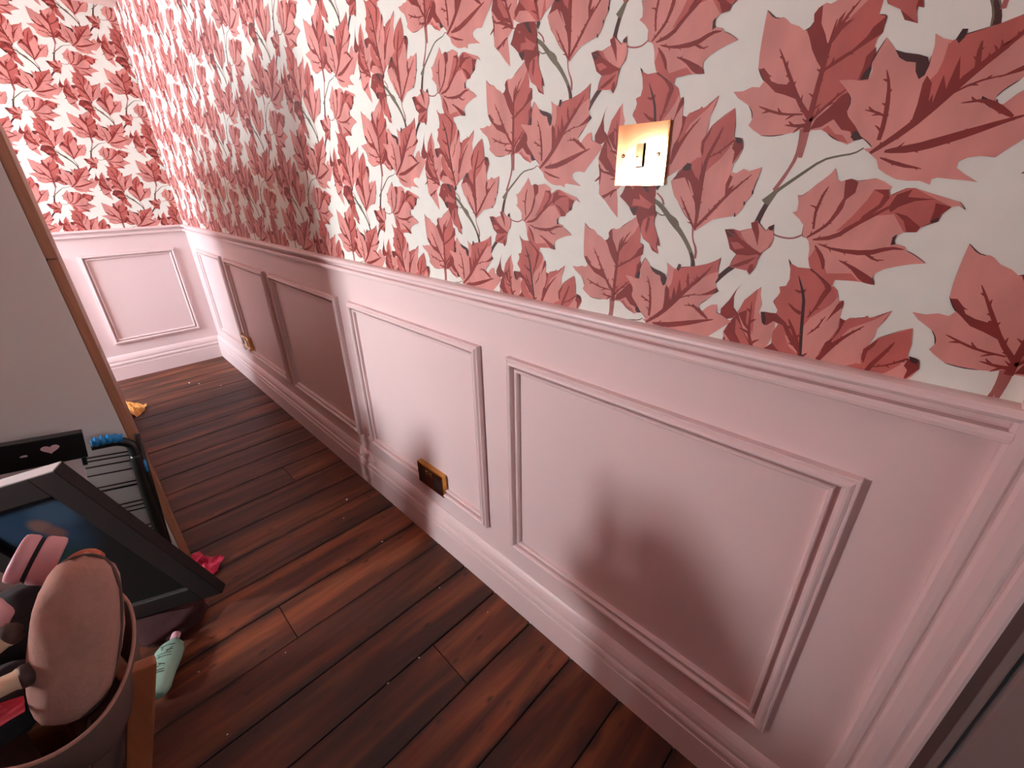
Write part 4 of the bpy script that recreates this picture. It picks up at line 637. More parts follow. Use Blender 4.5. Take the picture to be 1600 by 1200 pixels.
(11,'d',[3709,10900,3701,10923,3687,10970,3670,11020,3647,11075,3637,11103,3639,11104,3653,11078,3678,11024,3697,10973,3708,10925,3711,10900]),
(11,'d',[3254,10707,3243,10720,3224,10750,3216,10795,3218,10854,3220,10884,3222,10884,3224,10854,3225,10796,3234,10753,3249,10724,3256,10708]),
(11,'d',[3041,11009,3025,11009,2994,11013,2943,11023,2874,11037,2839,11045,2839,11047,2875,11042,2945,11031,2995,11023,3026,11016,3042,11011]),
(11,'d',[2424,11218,2430,11191,2439,11136,2441,11084,2436,11035,2433,11011,2431,11011,2431,11036,2433,11084,2430,11136,2424,11190,2422,11218]),
(11,'d',[2517,10581,2538,10567,2577,10537,2607,10506,2628,10474,2637,10458,2635,10457,2623,10471,2601,10501,2571,10530,2533,10562,2516,10580]),
(11,'d',[2343,10465,2348,10451,2356,10422,2339,10400,2304,10390,2286,10386,2286,10388,2302,10395,2335,10407,2347,10424,2342,10450,2341,10464]),
(16,'d',[2946,11679,2978,11711,3043,11773,3103,11841,3158,11915,3186,11952,3188,11951,3162,11912,3109,11836,3049,11767,2982,11706,2948,11677]),
(16,'d',[3279,12287,3272,12308,3260,12349,3242,12379,3214,12401,3201,12412,3202,12414,3217,12405,3248,12385,3269,12352,3278,12309,3281,12287]),
(16,'d',[2867,12918,2839,12935,2784,12972,2737,13008,2696,13041,2676,13058,2677,13059,2699,13044,2741,13013,2789,12978,2842,12940,2868,12919]),
(16,'d',[2540,12765,2513,12758,2458,12748,2423,12716,2406,12658,2397,12629,2395,12630,2402,12659,2417,12719,2455,12755,2512,12764,2540,12766]),
(16,'d',[2136,12277,2146,12242,2164,12171,2173,12117,2173,12081,2172,12063,2170,12063,2168,12081,2166,12116,2157,12169,2141,12240,2135,12276]),
(16,'d',[1417,11558,1430,11565,1456,11577,1471,11612,1475,11673,1478,11704,1480,11704,1480,11673,1477,11610,1461,11572,1432,11561,1418,11557]),
(16,'d',[1626,12059,1614,12055,1590,12050,1562,12062,1533,12092,1519,12107,1520,12108,1536,12095,1565,12067,1591,12057,1613,12060,1626,12061]),
(16,'d',[1116,12242,1099,12233,1064,12217,1027,12213,990,12222,972,12227,972,12229,991,12226,1027,12219,1062,12223,1098,12237,1116,12243]),
(16,'d',[707,12060,699,12064,685,12073,654,12093,605,12123,582,12139,582,12140,607,12126,656,12098,688,12078,701,12067,707,12061]),
(16,'d',[119,12003,101,11982,63,11941,57,11934,89,11954,106,11964,107,11963,91,11952,58,11930,59,11944,98,11984,118,12004]),
(16,'d',[227,11805,242,11802,273,11793,305,11776,338,11752,354,11740,353,11739,336,11749,303,11772,271,11787,241,11798,226,11804]),
(16,'d',[404,11485,382,11473,337,11451,287,11421,231,11382,203,11363,202,11364,229,11385,284,11425,334,11456,380,11477,404,11486]),
(16,'d',[622,11145,613,11125,595,11088,612,11075,672,11083,702,11086,702,11085,672,11079,611,11070,588,11088,609,11127,621,11146]),
(16,'d',[1090,11066,1116,11085,1169,11121,1221,11157,1272,11192,1298,11209,1299,11208,1274,11189,1225,11151,1173,11115,1119,11081,1091,11065]),
(16,'d',[2035,11745,2027,11732,2007,11709,1974,11677,1929,11636,1906,11616,1904,11617,1926,11639,1970,11682,2002,11714,2023,11736,2034,11746]),
(16,'d',[1890,11344,1897,11333,1909,11311,1918,11282,1926,11247,1929,11230,1927,11230,1922,11246,1912,11280,1902,11308,1892,11331,1888,11343]),
(16,'d',[2284,11101,2276,11125,2265,11172,2250,11216,2231,11259,2222,11281,2224,11281,2235,11261,2257,11219,2273,11174,2282,11126,2285,11102]),
(11,'d',[1593,10663,1596,10674,1605,10693,1602,10719,1586,10754,1578,10772,1580,10773,1590,10756,1609,10721,1613,10692,1601,10672,1595,10663]),
(11,'d',[1505,11154,1517,11189,1543,11258,1548,11271,1519,11239,1504,11223,1503,11224,1516,11242,1545,11277,1550,11256,1522,11187,1507,11154]),
(11,'d',[1207,11148,1183,11126,1131,11083,1084,11048,1044,11020,1023,11007,1022,11008,1041,11023,1081,11053,1126,11088,1179,11130,1207,11149]),
(11,'d',[877,10819,865,10823,846,10832,834,10818,826,10775,821,10754,820,10754,822,10776,828,10820,844,10839,868,10827,878,10820]),
(11,'d',[657,10645,635,10648,590,10658,564,10671,556,10687,553,10694,554,10695,559,10689,567,10676,592,10664,636,10653,657,10646]),
(11,'d',[472,10700,455,10708,423,10728,390,10752,354,10780,337,10795,338,10796,357,10783,393,10757,427,10733,458,10712,473,10701])]
AX, AZ = .2486, .2475
def clip(poly, rect):
    for ax, lim, sgn in ((0, rect[0], 1), (0, rect[1], -1), (1, rect[2], 1), (1, rect[3], -1)):
        out = []
        for i in range(len(poly)):
            a = poly[i-1]; b = poly[i]; da = sgn*(a[ax]-lim); db = sgn*(b[ax]-lim)
            if (da >= 0) != (db >= 0):
                t = da/(da-db); out.append((a[0]+(b[0]-a[0])*t, a[1]+(b[1]-a[1])*t))
            if db >= 0: out.append(b)
        poly = out
        if len(poly) < 3: return []
    return poly
PP = []
for lay, c, flat in PAT:
    pts = [(flat[i]/1e4, flat[i+1]/1e4) for i in range(0, len(flat), 2)]
    tris = tessellate_polygon([[Vector((p[0], p[1], 0)) for p in pts]])
    PP.append((lay, c, pts, tris))
SLOTS = ['p', 's', 'r', 'd', 'k', 'm']
def print_mesh(name, rect, off, place, parent):
    V = []; F = []; MI = []
    for m_ in range(-6, 24):
        for n_ in range(-4, 9):
            if (m_+n_) % 2: continue
            dx, dz = m_*AX+off, n_*AZ
            for ip, (lay, c, pts, tris) in enumerate(PP):
                q = [(x+dx, z+dz) for x, z in pts]
                x0 = min(p[0] for p in q); x1 = max(p[0] for p in q); z0 = min(p[1] for p in q); z1 = max(p[1] for p in q)
                if x1 < rect[0] or x0 > rect[1] or z1 < rect[2] or z0 > rect[3]: continue
                inside = x0 >= rect[0] and x1 <= rect[1] and z0 >= rect[2] and z1 <= rect[3]
                h = .0008 + lay*.00006 + (ip % 23)*2.5e-6
                if inside:
                    b0 = len(V); V += [place(x, z, h) for x, z in q]
                    for t in tris: F.append(tuple(b0+k for k in t)); MI.append(SLOTS.index(c))
                else:
                    for t in tris:
                        cp = clip([q[k] for k in t], rect)
                        if len(cp) < 3: continue
                        b0 = len(V); V += [place(x, z, h) for x, z in cp]
                        F.append(tuple(range(b0, b0+len(cp)))); MI.append(SLOTS.index(c))
    return mesh_obj(name, V, F, [M[s] for s in SLOTS], parent, mi=MI)
bbox('wallpaper', (DX0-.0, 0, .985), (L, .0006, H), M['cream'], wr)
pr_ = print_mesh('leaf_print', (DX0, L-.0005, .988, H), 0.0, lambda x, z, h: (x, h, z), wr)
pr_['label'] = 'pink and red maple leaves with twigs printed on cream paper'
bbox('wallpaper', (L-.0006, 0, .985), (L, W, H), M['cream'], we)
pe_ = print_mesh('leaf_print', (.0005, W, .988, H), -.093, lambda y, z, h: (L-h, y, z), we)
pe_['label'] = 'pink and red maple leaves on the end wall paper'

# ------------------------------------------------------------------ mouldings
def extrude_profile(name, prof, x0, x1, place, m_):
    n = len(prof)
    V = [place(x, d, z) for x in (x0, x1) for d, z in prof]
    Fc = [(i, (i+1) % n, n+(i+1) % n, n+i) for i in range(n)] + [tuple(range(n))[::-1], tuple(range(n, 2*n))]
    bm = bmesh.new(); vs = [bm.verts.new(v) for v in V]
    for f in Fc: bm.faces.new([vs[i] for i in f])
    return bm_obj(name, bm, m_)
SK = [(0,-.012),(.0205,-.012),(.0205,.0935),(.0195,.0945),(.0185,.0950),(.0188,.0995),(.0165,.1010),(.0165,.1025),(.0200,.1055),(.0208,.112),(.0200,.119),(.0175,.1245),(.0140,.1260),(.0140,.1290),(.0165,.1320),(.0160,.1420),(.0125,.155),(.0075,.165),(.003,.171),(0,.171)]
RAIL = [(0,.9555),(.0050,.9556),(.0150,.9562),(.0182,.9580),(.0190,.9630),(.0186,.9680),(.0165,.9705),(.0040,.9708),(.0022,.9730),(.0022,.9815),(.0040,.9838),(.0165,.9842),(.0205,.9862),(.0222,.9900),(.0212,.9945),(.0170,.9980),(.0110,.9998),(0,1.0008)]
PR = lambda x, d, z: (x, d, z)
PE = lambda y, d, z: (L-d, y, z)
tag(extrude_profile('baseboard_right', SK, -.098, L, PR, M['paint']), 'tall moulded pink baseboard along the long panelled wall', 'baseboard', kind='structure')
tag(extrude_profile('baseboard_end', SK, .0, W, PE, M['paint']), 'moulded pink baseboard at the foot of the end wall', 'baseboard', kind='structure')
tag(extrude_profile('trim_1', RAIL, -.102, L, PR, M['paint']), 'pink dado rail below the wallpaper of the long wall', 'dado rail', kind='structure')
tag(extrude_profile('trim_2', RAIL, .0, W, PE, M['paint']), 'pink dado rail on the end wall', 'dado rail', kind='structure')
MOULD = [(0,-.001),(0,.0135),(.0012,.0150),(.0040,.0150),(.0050,.0135),(.0060,.0150),(.0095,.0190),(.0130,.0196),(.0165,.0178),(.0188,.0130),(.0194,.0012),(.0248,.0012),(.0252,.0095),(.0268,.0115),(.0310,.0112),(.0336,.0085),(.0345,-.001)]
def frame_mould(name, a0, a1, z0, z1, place, label):
    rings = []
    for d, h in MOULD:
        rings.append([place(a0+d, h, z0+d), place(a1-d, h, z0+d), place(a1-d, h, z1-d), place(a0+d, h, z1-d)])
    bm = bmesh.new(); R = [[bm.verts.new(v) for v in r] for r in rings]
    for p, q in zip(R[:-1], R[1:]):
        for k in range(4): bm.faces.new((p[k], p[(k+1) % 4], q[(k+1) % 4], q[k]))
    o = bm_obj(name, bm, M['paint']); return tag(o, label, 'panel moulding', kind='structure')
FT, FB = .8505, .2490
frame_mould('trim_3', .0005, .6915, FB, FT, PR, 'largest nearest panel moulding left of the door')
frame_mould('trim_4', .7955, 1.5085, FB, FT, PR, 'bright panel moulding holding the bronze double socket')
frame_mould('trim_5', 1.604, 2.328, FB, FT, PR, 'shaded panel moulding just beyond the sunlit one')
frame_mould('trim_6', 2.408, 3.084, FB, FT, PR, 'shaded panel moulding with the far brass socket at its foot')
frame_mould('trim_7', 3.183, 3.767, FB, FT, PR, 'farthest panel moulding of the long wall, beside the corner')
frame_mould('trim_8', .099, .612, FB, FT, PE, 'panel moulding on the bright end wall')
frame_mould('trim_9', .712, 1.225, FB, FT, PE, 'second end wall panel moulding behind the cabinet')
# door casing and door at the right
ARCH = [(0,-.002),(0,.013),(.004,.017),(.012,.0185),(.018,.0175),(.021,.0150),(.024,.0150),(.028,.019),(.038,.022),(.050,.022),(.055,.0195),(.058,.0195),(.061,.022),(.071,.022),(.0755,.019),(.0755,-.002)]
V = []; n = len(ARCH)
for z in (-.003, 2.05): V += [(-.0975-d, h, z) for d, h in ARCH]
bm = bmesh.new(); vs = [bm.verts.new(v) for v in V]
for i in range(n): bm.faces.new((vs[i], vs[(i+1) % n], vs[n+(i+1) % n], vs[n+i]))
bm.faces.new(vs[:n]); bm.faces.new(vs[n:])
tag(bm_obj('trim_10', bm, M['paint']), 'moulded pink door casing at the right edge', 'door casing', kind='structure')
d0 = bpy.data.objects.new('door_1', None); d0.location = (-.2, -.02, 0); link(d0)
tag(d0, 'dull grey door beside the pink casing', 'door', kind='structure')
bbox('jamb', (-.2035+.2, -.09, 0), (-.175+.2, .012, DZ), M['doorgrey'], d0, .002)
bbox('leaf', (-.93+.2, -.035, .006), (-.209+.2, .016, DZ-.01), M['doorgrey'], d0, .004)

# ------------------------------------------------------------------ brass light switch
sw = empty('light_switch', (.387, 0, 1.262), 'square polished brass light switch on the leaf wallpaper', 'light switch')
h_ = .0425
bm = bmesh.new(); box(bm, (-h_, .001, -h_), (h_, .0075, h_))
ed = [e for e in bm.edges if all(v.co.y > .007 for v in e.verts)]
bmesh.ops.bevel(bm, geom=ed, offset=.0012, segments=2, affect='EDGES')
bm_obj('plate', bm, M['brass'], sw)
# rocker: wedge tipped outwards at its foot
V = [(-.0062,.0077,-.0155),(.0062,.0077,-.0155),(.0062,.0077,.0155),(-.0062,.0077,.0155),(-.0062,.0122,-.0155),(.0062,.0122,-.0155),(.0062,.0116,.0155),(-.0062,.0116,.0155)]
Fc = [(0,1,2,3),(4,7,6,5),(0,4,5,1),(1,5,6,2),(2,6,7,3),(3,7,4,0)]
mesh_obj('rocker', V, Fc, M['brass'], sw)
V = [(-.0082,.0078,-.0178),(.0064,.0078,-.0178),(.0064,.0078,.0158),(-.0082,.0078,.0158)]
mesh_obj('rocker_shadow', V, [(0,1,2,3)], M['slot'], sw)  # rocker's cast shadow as a flat dark quad on the plate
for sx in (-1, 1):
    bm = bmesh.new(); lathe(bm, [(0,.0085),(.0025,.0085),(.0034,.0079),(.0034,.0070)], frame_to((0,1,0), (sx*.0302, 0, 0)) , 16)
    sc_ = bm_obj('screw', bm, M['brass'], sw, True)
    bbox('screw_slot', (sx*.0302-.0028, .0085, -.0004), (sx*.0302+.0028, .0088, .0004), M['slot'], sc_)
bbox('switch_mark', (.0005, .0118, -.0030), (.0042, .0122, -.0015), M['slot'], sw)

# ------------------------------------------------------------------ sockets
def socket(name, x, z, label, plate):
    o = empty(name, (x, 0, z), label, 'socket', None)
    bm = bmesh.new(); box(bm, (-.073, .0005, -.043), (.073, .0205, .043))
    ed = [e for e in bm.edges if all(v.co.y > .02 for v in e.verts)]
    bmesh.ops.bevel(bm, geom=ed, offset=.002, segments=2, affect='EDGES')
    bm_obj('plate', bm, M['brass_dark'], o)
    bbox('face', (-.0700, .0200, -.0400), (.0700, .0212, .0400), M[plate], o)
    for sx in (-1, 1):
        bbox('rocker', (sx*.012-.0055, .021, .014), (sx*.012+.0055, .0245, .030), M['brass'], o, .001)
        bm = bmesh.new()
        box(bm, (sx*.043-.0022, .0205, .006), (sx*.043+.0022, .0216, .015)); box(bm, (sx*.043-.0145, .0205, -.014), (sx*.043-.0065, .0216, -.009)); box(bm, (sx*.043+.0065, .0205, -.014), (sx*.043+.0145, .0216, -.009))
        bm_obj('outlet_holes', bm, M['slot'], o)
        bbox('outlet_panel', (sx*.043-.020, .0207, -.022), (sx*.043+.020, .0214, .022), M['slot'], o, .0003)
    return o
socket('double_socket', 1.078, .2945, 'dark bronze double socket low on the bright panel', 'bronze')
socket('double_socket', 3.090, .3250, 'small brass double socket far along by the corner', 'brass')

# ------------------------------------------------------------------ tall grey-sided cabinet
cb = empty('cabinet', (1.645, .690, 0), 'tall cabinet with plain grey side and bare pine front edge', 'cabinet')
def cbox(name, a, b, m_, bev=.002):
    return bbox(name, (a[0]-1.63, a[1]-.709, a[2]), (b[0]-1.63, b[1]-.709, b[2]), M[m_], cb, bev)
HC = 1.46
cbox('side_panel', (1.63, .7315, .0), (1.648, 1.20, HC), 'grey')
cbox('side_panel', (3.232, .7315, .0), (3.25, 1.20, HC), 'grey')
cbox('back_panel', (1.648, 1.192, .02), (3.232, 1.20, HC), 'grey')
cbox('top', (1.648, .7315, HC-.018), (3.232, 1.192, HC), 'grey')
def front(name, z0, z1, t=.0225):
    # slightly skewed pine front: the far end stands a little closer to the panelled wall
    y0, y1 = .709, .702
    V = [(0,y0-.709,z0),(1.62,y1-.709,z0),(1.62,.0225,z0),(0,.0225,z0),(0,y0-.709,z1),(1.62,y1-.709,z1),(1.62,.0225,z1),(0,.0225,z1)]
    bm = bmesh.new(); vs = [bm.verts.new(v) for v in V]
    for f in ((3,2,1,0),(4,5,6,7),(0,1,5,4),(1,2,6,5),(2,3,7,6),(3,0,4,7)): bm.faces.new([vs[i] for i in f])
    bmesh.ops.bevel(bm, geom=bm.edges[:], offset=.003, segments=2, affect='EDGES')
    return bm_obj(name, bm, M['pine'], cb)
front('front_panel', .0, 1.069); front('front_panel', 1.071, HC)

# ------------------------------------------------------------------ folded clothes airer with a blue grip
ai = empty('clothes_airer', (1.612, .72, 0), 'folded black clothes airer with blue grip handle against the cabinet', 'airer')
O = Vector((1.60, .72, 0))
def loc(pts, o=O): return [Vector(p)-o for p in pts]
tube_obj('side_tube', loc(smoothpath([(1.585,.712,.50),(1.588,.722,.40),(1.592,.734,.24),(1.594,.748,.06),(1.594,.752,.012)])), .0145, M['blacktube'], ai)
tube_obj('side_tube', loc([(1.600,.690,.555),(1.604,.706,.38),(1.606,.724,.20),(1.606,.738,.012)]), .0075, M['blacktube'], ai)
tube_obj('side_tube', loc([(1.604,1.10,.56),(1.604,1.12,.30),(1.604,1.13,.012)]), .0095, M['blacktube'], ai)
tube_obj('handle', loc(smoothpath([(1.585,.792,.566),(1.585,.768,.563),(1.585,.735,.556),(1.585,.712,.535),(1.585,.712,.50)])), [.013]*25, M['black'], ai, 12)
bm = bmesh.new(); pth = loc(smoothpath([(1.576,.788,.580),(1.576,.768,.578),(1.576,.745,.575),(1.577,.722,.566)], 8))
rr = [.0125+.0022*math.cos(k*1.35) for k in range(len(pth))]; rr[0] = rr[-1] = .005
tube(bm, pth, rr, 12); bm_obj('grip', bm, M['blue'], ai, True)
tube_obj('blue_clip', loc([(1.590,.7005,.470),(1.591,.7035,.430)]), .006, M['blue'], ai)
for z, t in ((.5255,.0022),(.5135,.0022),(.494,.0022),(.466,.0022),(.423,.0022),(.4095,.0032),(.350,.0022),(.3355,.0022),(.320,.0022),(.255,.0022),(.240,.0022)):
    tube_obj('bar', loc([(1.603,.7215+(.55-z)*.06,z-.018),(1.603,1.11,z+.066)]), t, M['blacktube'], ai, 8)

# ------------------------------------------------------------------ black and white slim box leaning behind the picture
bx = empty('slim_box', (1.566, .80, 0), 'slim white box with a black band, pale heart and grey emblem', 'box')
M_ = Matrix.Translation((0,0,.6)) @ Matrix.Rotation(math.radians(9), 4, 'X') @ Matrix.Translation((0,0,-.6))   # rests on one corner
def T3(y, z, x=0): return (x, y, z)
# local frame: y to the left along the box front, z up, front faces -x
bxr = bpy.data.objects.new('front', None)
def bxbox(name, a, b, m_, bev=.0015, parent=bx):
    return bbox(name, a, b, M[m_], parent, bev, Matrix.Translation((0,.0,.0)) @ M_)
bpy.data.objects.remove(bxr)
body = bxbox('carton', (-.012, .008, .004), (.012, .42, .574), 'white')
band = bxbox('band', (-.0135, -.004, .557), (.0135, .42, .632), 'black')
bxbox('clasp', (-.016, .000, .535), (-.004, .010, .560), 'black')
def flat(name, pts, x, m_, parent):
    V = [M_ @ Vector((x, y, z)) for y, z in pts]
    return mesh_obj(name, V, [tuple(range(len(V)))], M[m_], parent)
hp = []
for k in range(28):
    t = 2*math.pi*k/28
    hp.append((.062-.0011*16*math.sin(t)**3, .6015+.00085*(13*math.cos(t)-5*math.cos(2*t)-2*math.cos(3*t)-math.cos(4*t))))
flat('heart', hp, -.0142, 'pinkmark', band)
flat('mark', [(.104,.592),(.117,.592),(.117,.596),(.110,.598),(.104,.597)], -.0142, 'white', band)
random.seed(9)
for k in range(13):
    cy = .072+random.uniform(-.02,.02); cz = .520+random.uniform(-.006,.010)*1.2; r = random.uniform(.004,.0075)
    flat('emblem', [(cy+r*math.cos(2*math.pi*j/9)*random.uniform(.8,1.2), cz+r*math.sin(2*math.pi*j/9)) for j in range(9)], -.0124-.00008*k, 'ink', body)
flat('lettering', [(.052,.5005),(.090,.5005),(.090,.505),(.052,.505)], -.0126, 'ink2', body)
flat('lettering', [(.056,.4935),(.080,.4935),(.080,.497),(.056,.497)], -.0126, 'ink2', body)

# ------------------------------------------------------------------ dark framed picture
BR = Vector((1.279, .657, .120)); TR = Vector((1.27, .840, .670))
ex = Vector((.598, .765, -.241)).normalized(); ez = (TR-BR); hh = ez.length; ez.normalize(); ex = (ex-ez*ex.dot(ez)).normalized(); en = ez.cross(ex)
if en.dot(Vector((0,.68,1.227))-BR) < 0: en = -en
ww = .36
pf = empty('framed_picture', (1.279, .657, .120), 'dark framed painting tipped on one corner in front of the cabinet', 'picture')
FM = Matrix((ex, ez, en)).transposed().to_4x4()
fw, ft = .062, .030
def fr(name, a, b, m_, bev=.002): return bbox(name, a, b, M[m_], pf, bev, FM)
fr('frame_rail', (0, 0, -ft), (fw, hh, 0), 'frame'); fr('frame_rail', (ww-fw, 0, -ft), (ww, hh, 0), 'frame')
fr('frame_rail', (fw, 0, -ft), (ww-fw, fw, 0), 'frame'); fr('frame_rail', (fw, hh-fw, -ft), (ww-fw, hh, 0), 'frame')
fr('edge_strip', (.002, hh, -ft), (ww-.002, hh+.003, -.001), 'frametop', .0005)
fr('backing', (.01, .01, -ft-.003), (ww-.01, hh-.01, -ft+.001), 'black', .0)
mp_ = bpy.data.materials.new('dark_painting'); mp_.use_nodes = True; nt = mp_.node_tree; b = nt.nodes['Principled BSDF']; b.inputs['Roughness'].default_value = .55; b.inputs['Specular IOR Level'].default_value = .2
tc = nt.nodes.new('ShaderNodeTexCoord'); last = None
def blob(center, rad, colr, prev):
    dst = nt.nodes.new('ShaderNodeVectorMath'); dst.operation = 'DISTANCE'; nt.links.new(tc.outputs['Object'], dst.inputs[0]); dst.inputs[1].default_value = center
    mr = nt.nodes.new('ShaderNodeMapRange'); mr.interpolation_type = 'SMOOTHSTEP'; mr.inputs[1].default_value = rad*.35; mr.inputs[2].default_value = rad; mr.inputs[3].default_value = 1; mr.inputs[4].default_value = 0
    nt.links.new(dst.outputs['Value'], mr.inputs[0])
    mx = nt.nodes.new('ShaderNodeMix'); mx.data_type = 'RGBA'; nt.links.new(mr.outputs[0], mx.inputs[0])
    if prev is None: mx.inputs[6].default_value = srgb(16,16,16)
    else: nt.links.new(prev, mx.inputs[6])
    mx.inputs[7].default_value = colr; return mx.outputs[2]
q = lambda a, c: tuple(FM @ Vector((a, c, -.012)))
last = blob(q(.20, .42), .15, srgb(20,50,72), None); last = blob(q(.115, .465), .07, srgb(44,66,84), last); last = blob(q(.24,.30), .12, srgb(14,40,38), last)
last = blob(q(.175,.435), .035, srgb(100,76,68), last); last = blob(q(.165,.405), .032, srgb(92,64,60), last)
nt.links.new(last, b.inputs['Base Color'])
M['painting'] = mp_
fr('painting', (fw-.004, fw-.004, -.016), (ww-fw+.004, hh-fw+.004, -.012), 'painting', 0)

# ------------------------------------------------------------------ fabric basket on crossed wooden legs
RZ = .621
bk = empty('fabric_basket', (.75, .87, 0), 'taupe fabric basket slung on crossed wooden legs', 'basket')
BO = Vector((.75, .87, 0))
def rimpt(t, s=1.0, z=RZ):
    # elongated rim, long axis towards the cabinet
    cx, cy = .749, .871; a, b_ = .162, .0945
    x = math.cos(t)*a*s; y = math.sin(t)*b_*s
    r = 0.0; return Vector((cx+x*math.cos(r)-y*math.sin(r), cy+x*math.sin(r)+y*math.cos(r), z))
bm = bmesh.new(); N_ = 40; rings = []
prof = [(1.0,.621),(.94,.586),(.82,.547),(.66,.516),(.44,.492),(.22,.482)]
random.seed(2)
for s, z in prof:
    rings.append([bm.verts.new(rimpt(2*math.pi*k/N_, s*(1+.02*math.sin(5*2*math.pi*k/N_+z*20)), z+.006*math.sin(3*2*math.pi*k/N_))-BO) for k in range(N_)])
for s, z in reversed(prof):
    rings.append([bm.verts.new(rimpt(2*math.pi*k/N_, (s-.022)*(1+.02*math.sin(5*2*math.pi*k/N_+z*20)), z+.005+.006*math.sin(3*2*math.pi*k/N_))-BO) for k in range(N_)] if False else [bm.verts.new(rimpt(2*math.pi*k/N_, s-.03, z+.003+.006*math.sin(3*2*math.pi*k/N_))-BO) for k in range(N_)])
R0 = rings[:len(prof)]; R1 = rings[len(prof):][::-1]
for RR in (R0, R1):
    for a, c in zip(RR[:-1], RR[1:]):
        for k in range(N_): bm.faces.new((a[k], a[(k+1)%N_], c[(k+1)%N_], c[k]))
    bm.faces.new(RR[-1])
for k in range(N_): bm.faces.new((R0[0][k], R0[0][(k+1)%N_], R1[0][(k+1)%N_], R1[0][k]))
bm_obj('sling', bm, M['lining'], bk, True)
bm = bmesh.new(); pth = [rimpt(2*math.pi*k/60, .992, RZ+.003+.006*math.sin(3*2*math.pi*k/60))-BO for k in range(61)]
tube(bm, pth, .0026, 8, False); bm_obj('rim_piping', bm, M['taupe'], bk, True)
def bar3(name, p, q_, w, t, m_, parent, o, up=(1,0,0)):
    p = Vector(p); q_ = Vector(q_); F_ = frame_to(q_-p, p-o, up)
    return bbox(name, (-w/2, -t/2, 0), (w/2, t/2, (q_-p).length), M[m_], parent, .004, F_)
bar3('leg', (.7245,.970,.004), (.660,.782,.613), .032, .018, 'beech', bk, BO)
bar3('leg', (.800,.980,.004), (.827,.840,.580), .030, .016, 'beech', bk, BO)
bar3('leg', (.890,.980,.004), (.679,.887,.600), .034, .018, 'beech', bk, BO)
bar3('leg', (.87,.94,.004), (.827,.955,.560), .030, .016, 'beech', bk, BO)
bar3('cross_rail', (.703,.908,.20), (.800,.975,.20), .024, .014, 'beech', bk, BO, (0,0,1))
bar3('top_rail', (.672,.803,.590), (.823,.840,.575), .018, .014, 'beech', bk, BO, (0,0,1))
# hanging flap of cloth
V = []
for i in range(5):
    for j in range(7):
        s = i/4; t = j/6
        p = Vector((.618,.846,.598)).lerp(Vector((.672,.810,.582)), s)
        V.append(p + Vector((.04*t+.009*math.sin(s*6+t*3), .047*t+.008*math.sin(s*5), -.20*t*(1-.25*abs(s-.4)))) - BO)
Fc = [(i*7+j, i*7+j+1, (i+1)*7+j+1, (i+1)*7+j) for i in range(4) for j in range(6)]
fo = mesh_obj('cloth_flap', V, Fc, M['lining'], bk, True); md = fo.modifiers.new('thick', 'SOLIDIFY'); md.thickness = .003

# soft shapes -------------------------------------------------------------
def soft(name, center, axes, mtl, label, cat, ex_=.85, lump=.02, seed=0, group=None, n=28, m=18):
    """cushion-like body: axes are three orthogonal half-axis vectors"""
    A, B_, C_ = [Vector(a) for a in axes]; bm = bmesh.new(); grid = []
    se = lambda v, e: math.copysign(abs(v)**e, v)
    for i in range(m+1):
        ph = -math.pi/2+math.pi*i/m
        if i in (0, m):
            grid.append([bm.verts.new(C_*math.copysign(1, ph))]); continue
        row = []
        for k in range(n):
            th = 2*math.pi*k/n
            x = se(math.cos(ph), ex_)*se(math.cos(th), ex_); y = se(math.cos(ph), ex_)*se(math.sin(th), ex_); z = se(math.sin(ph), ex_)
            p = A*x+B_*y+C_*z
            p = p*(1+lump*noise.noise(Vector((x*2.1+seed, y*2.1, z*2.1))))
            row.append(bm.verts.new(p))
        grid.append(row)
    for a, c in zip(grid[:-1], grid[1:]):
        for k in range(n):
            k2 = (k+1) % n
            if len(a) == 1: bm.faces.new((a[0], c[k2], c[k]))
            elif len(c) == 1: bm.faces.new((a[k], a[k2], c[0]))
            else: bm.faces.new((a[k], a[k2], c[k2], c[k]))
    o = bm_obj(name, bm, M[mtl], None, True); o.location = center
    return tag(o, label, cat, group) if label else o
def ortho(a, b_):
    a = Vector(a); b_ = Vector(b_); b_ = b_-a*(b_.dot(a)/a.dot(a)); c = a.cross(b_); return a, b_, c.normalized()
# taupe cushion standing in the basket
up_ = Vector((.039,-.0359,.0885)); sd = Vector((.25,.95,.12)); a, b_, c = ortho(up_, sd.normalized()*.0437)
cu = soft('cushion', (.686,.823,.690), (b_, a*1.0, c*.055), 'taupe', 'plump taupe felt cushion leaning in the basket', 'cushion', .82, .10, 3)
bm = bmesh.new()
pth = []
for k in range(41):
    t = 2*math.pi*k/40; se = lambda v, e: math.copysign(abs(v)**e, v)
    p = b_*se(math.cos(t), .82)+a*se(math.sin(t), .82); pth.append(p*1.005)
tube(bm, pth, .0022, 6, False); bm_obj('seam_piping', bm, M['lining'], cu, True)
dk = soft('fabric_bundle', (.811,.887,.644), ((.058,-.008,0),(.008,.062,0),(0,0,.066)), 'navy', 'dark fabric bundle filling the far end of the basket', 'fabric', .9, .12, 7)
dk2 = soft('fabric_bundle', (.702,.908,.632), ((.050,-.008,0),(.008,.032,0),(0,0,.040)), 'navy', 'dark fabric bundle beside the cushion at the frame edge', 'fabric', .9, .12, 11)
tb = soft('shadow_bag', (.640,1.120,.310), ((.245,.008,0),(-.008,.105,0),(0,0,.310)), 'navy', 'tall black bag with handles, added for its shadow, beside the fabric basket', 'bag', .45, .05, 13)  # mostly out of view, added to shade the lower panels and baseboard
soft('shadow_bag', (1.055,1.085,.195), ((.145,.01,0),(-.01,.105,0),(0,0,.195)), 'navy', 'low black bag, added for its shadow, on the floor between basket and leaning picture', 'bag', .5, .08, 17)  # nearly hidden, added to keep window light off the near floor
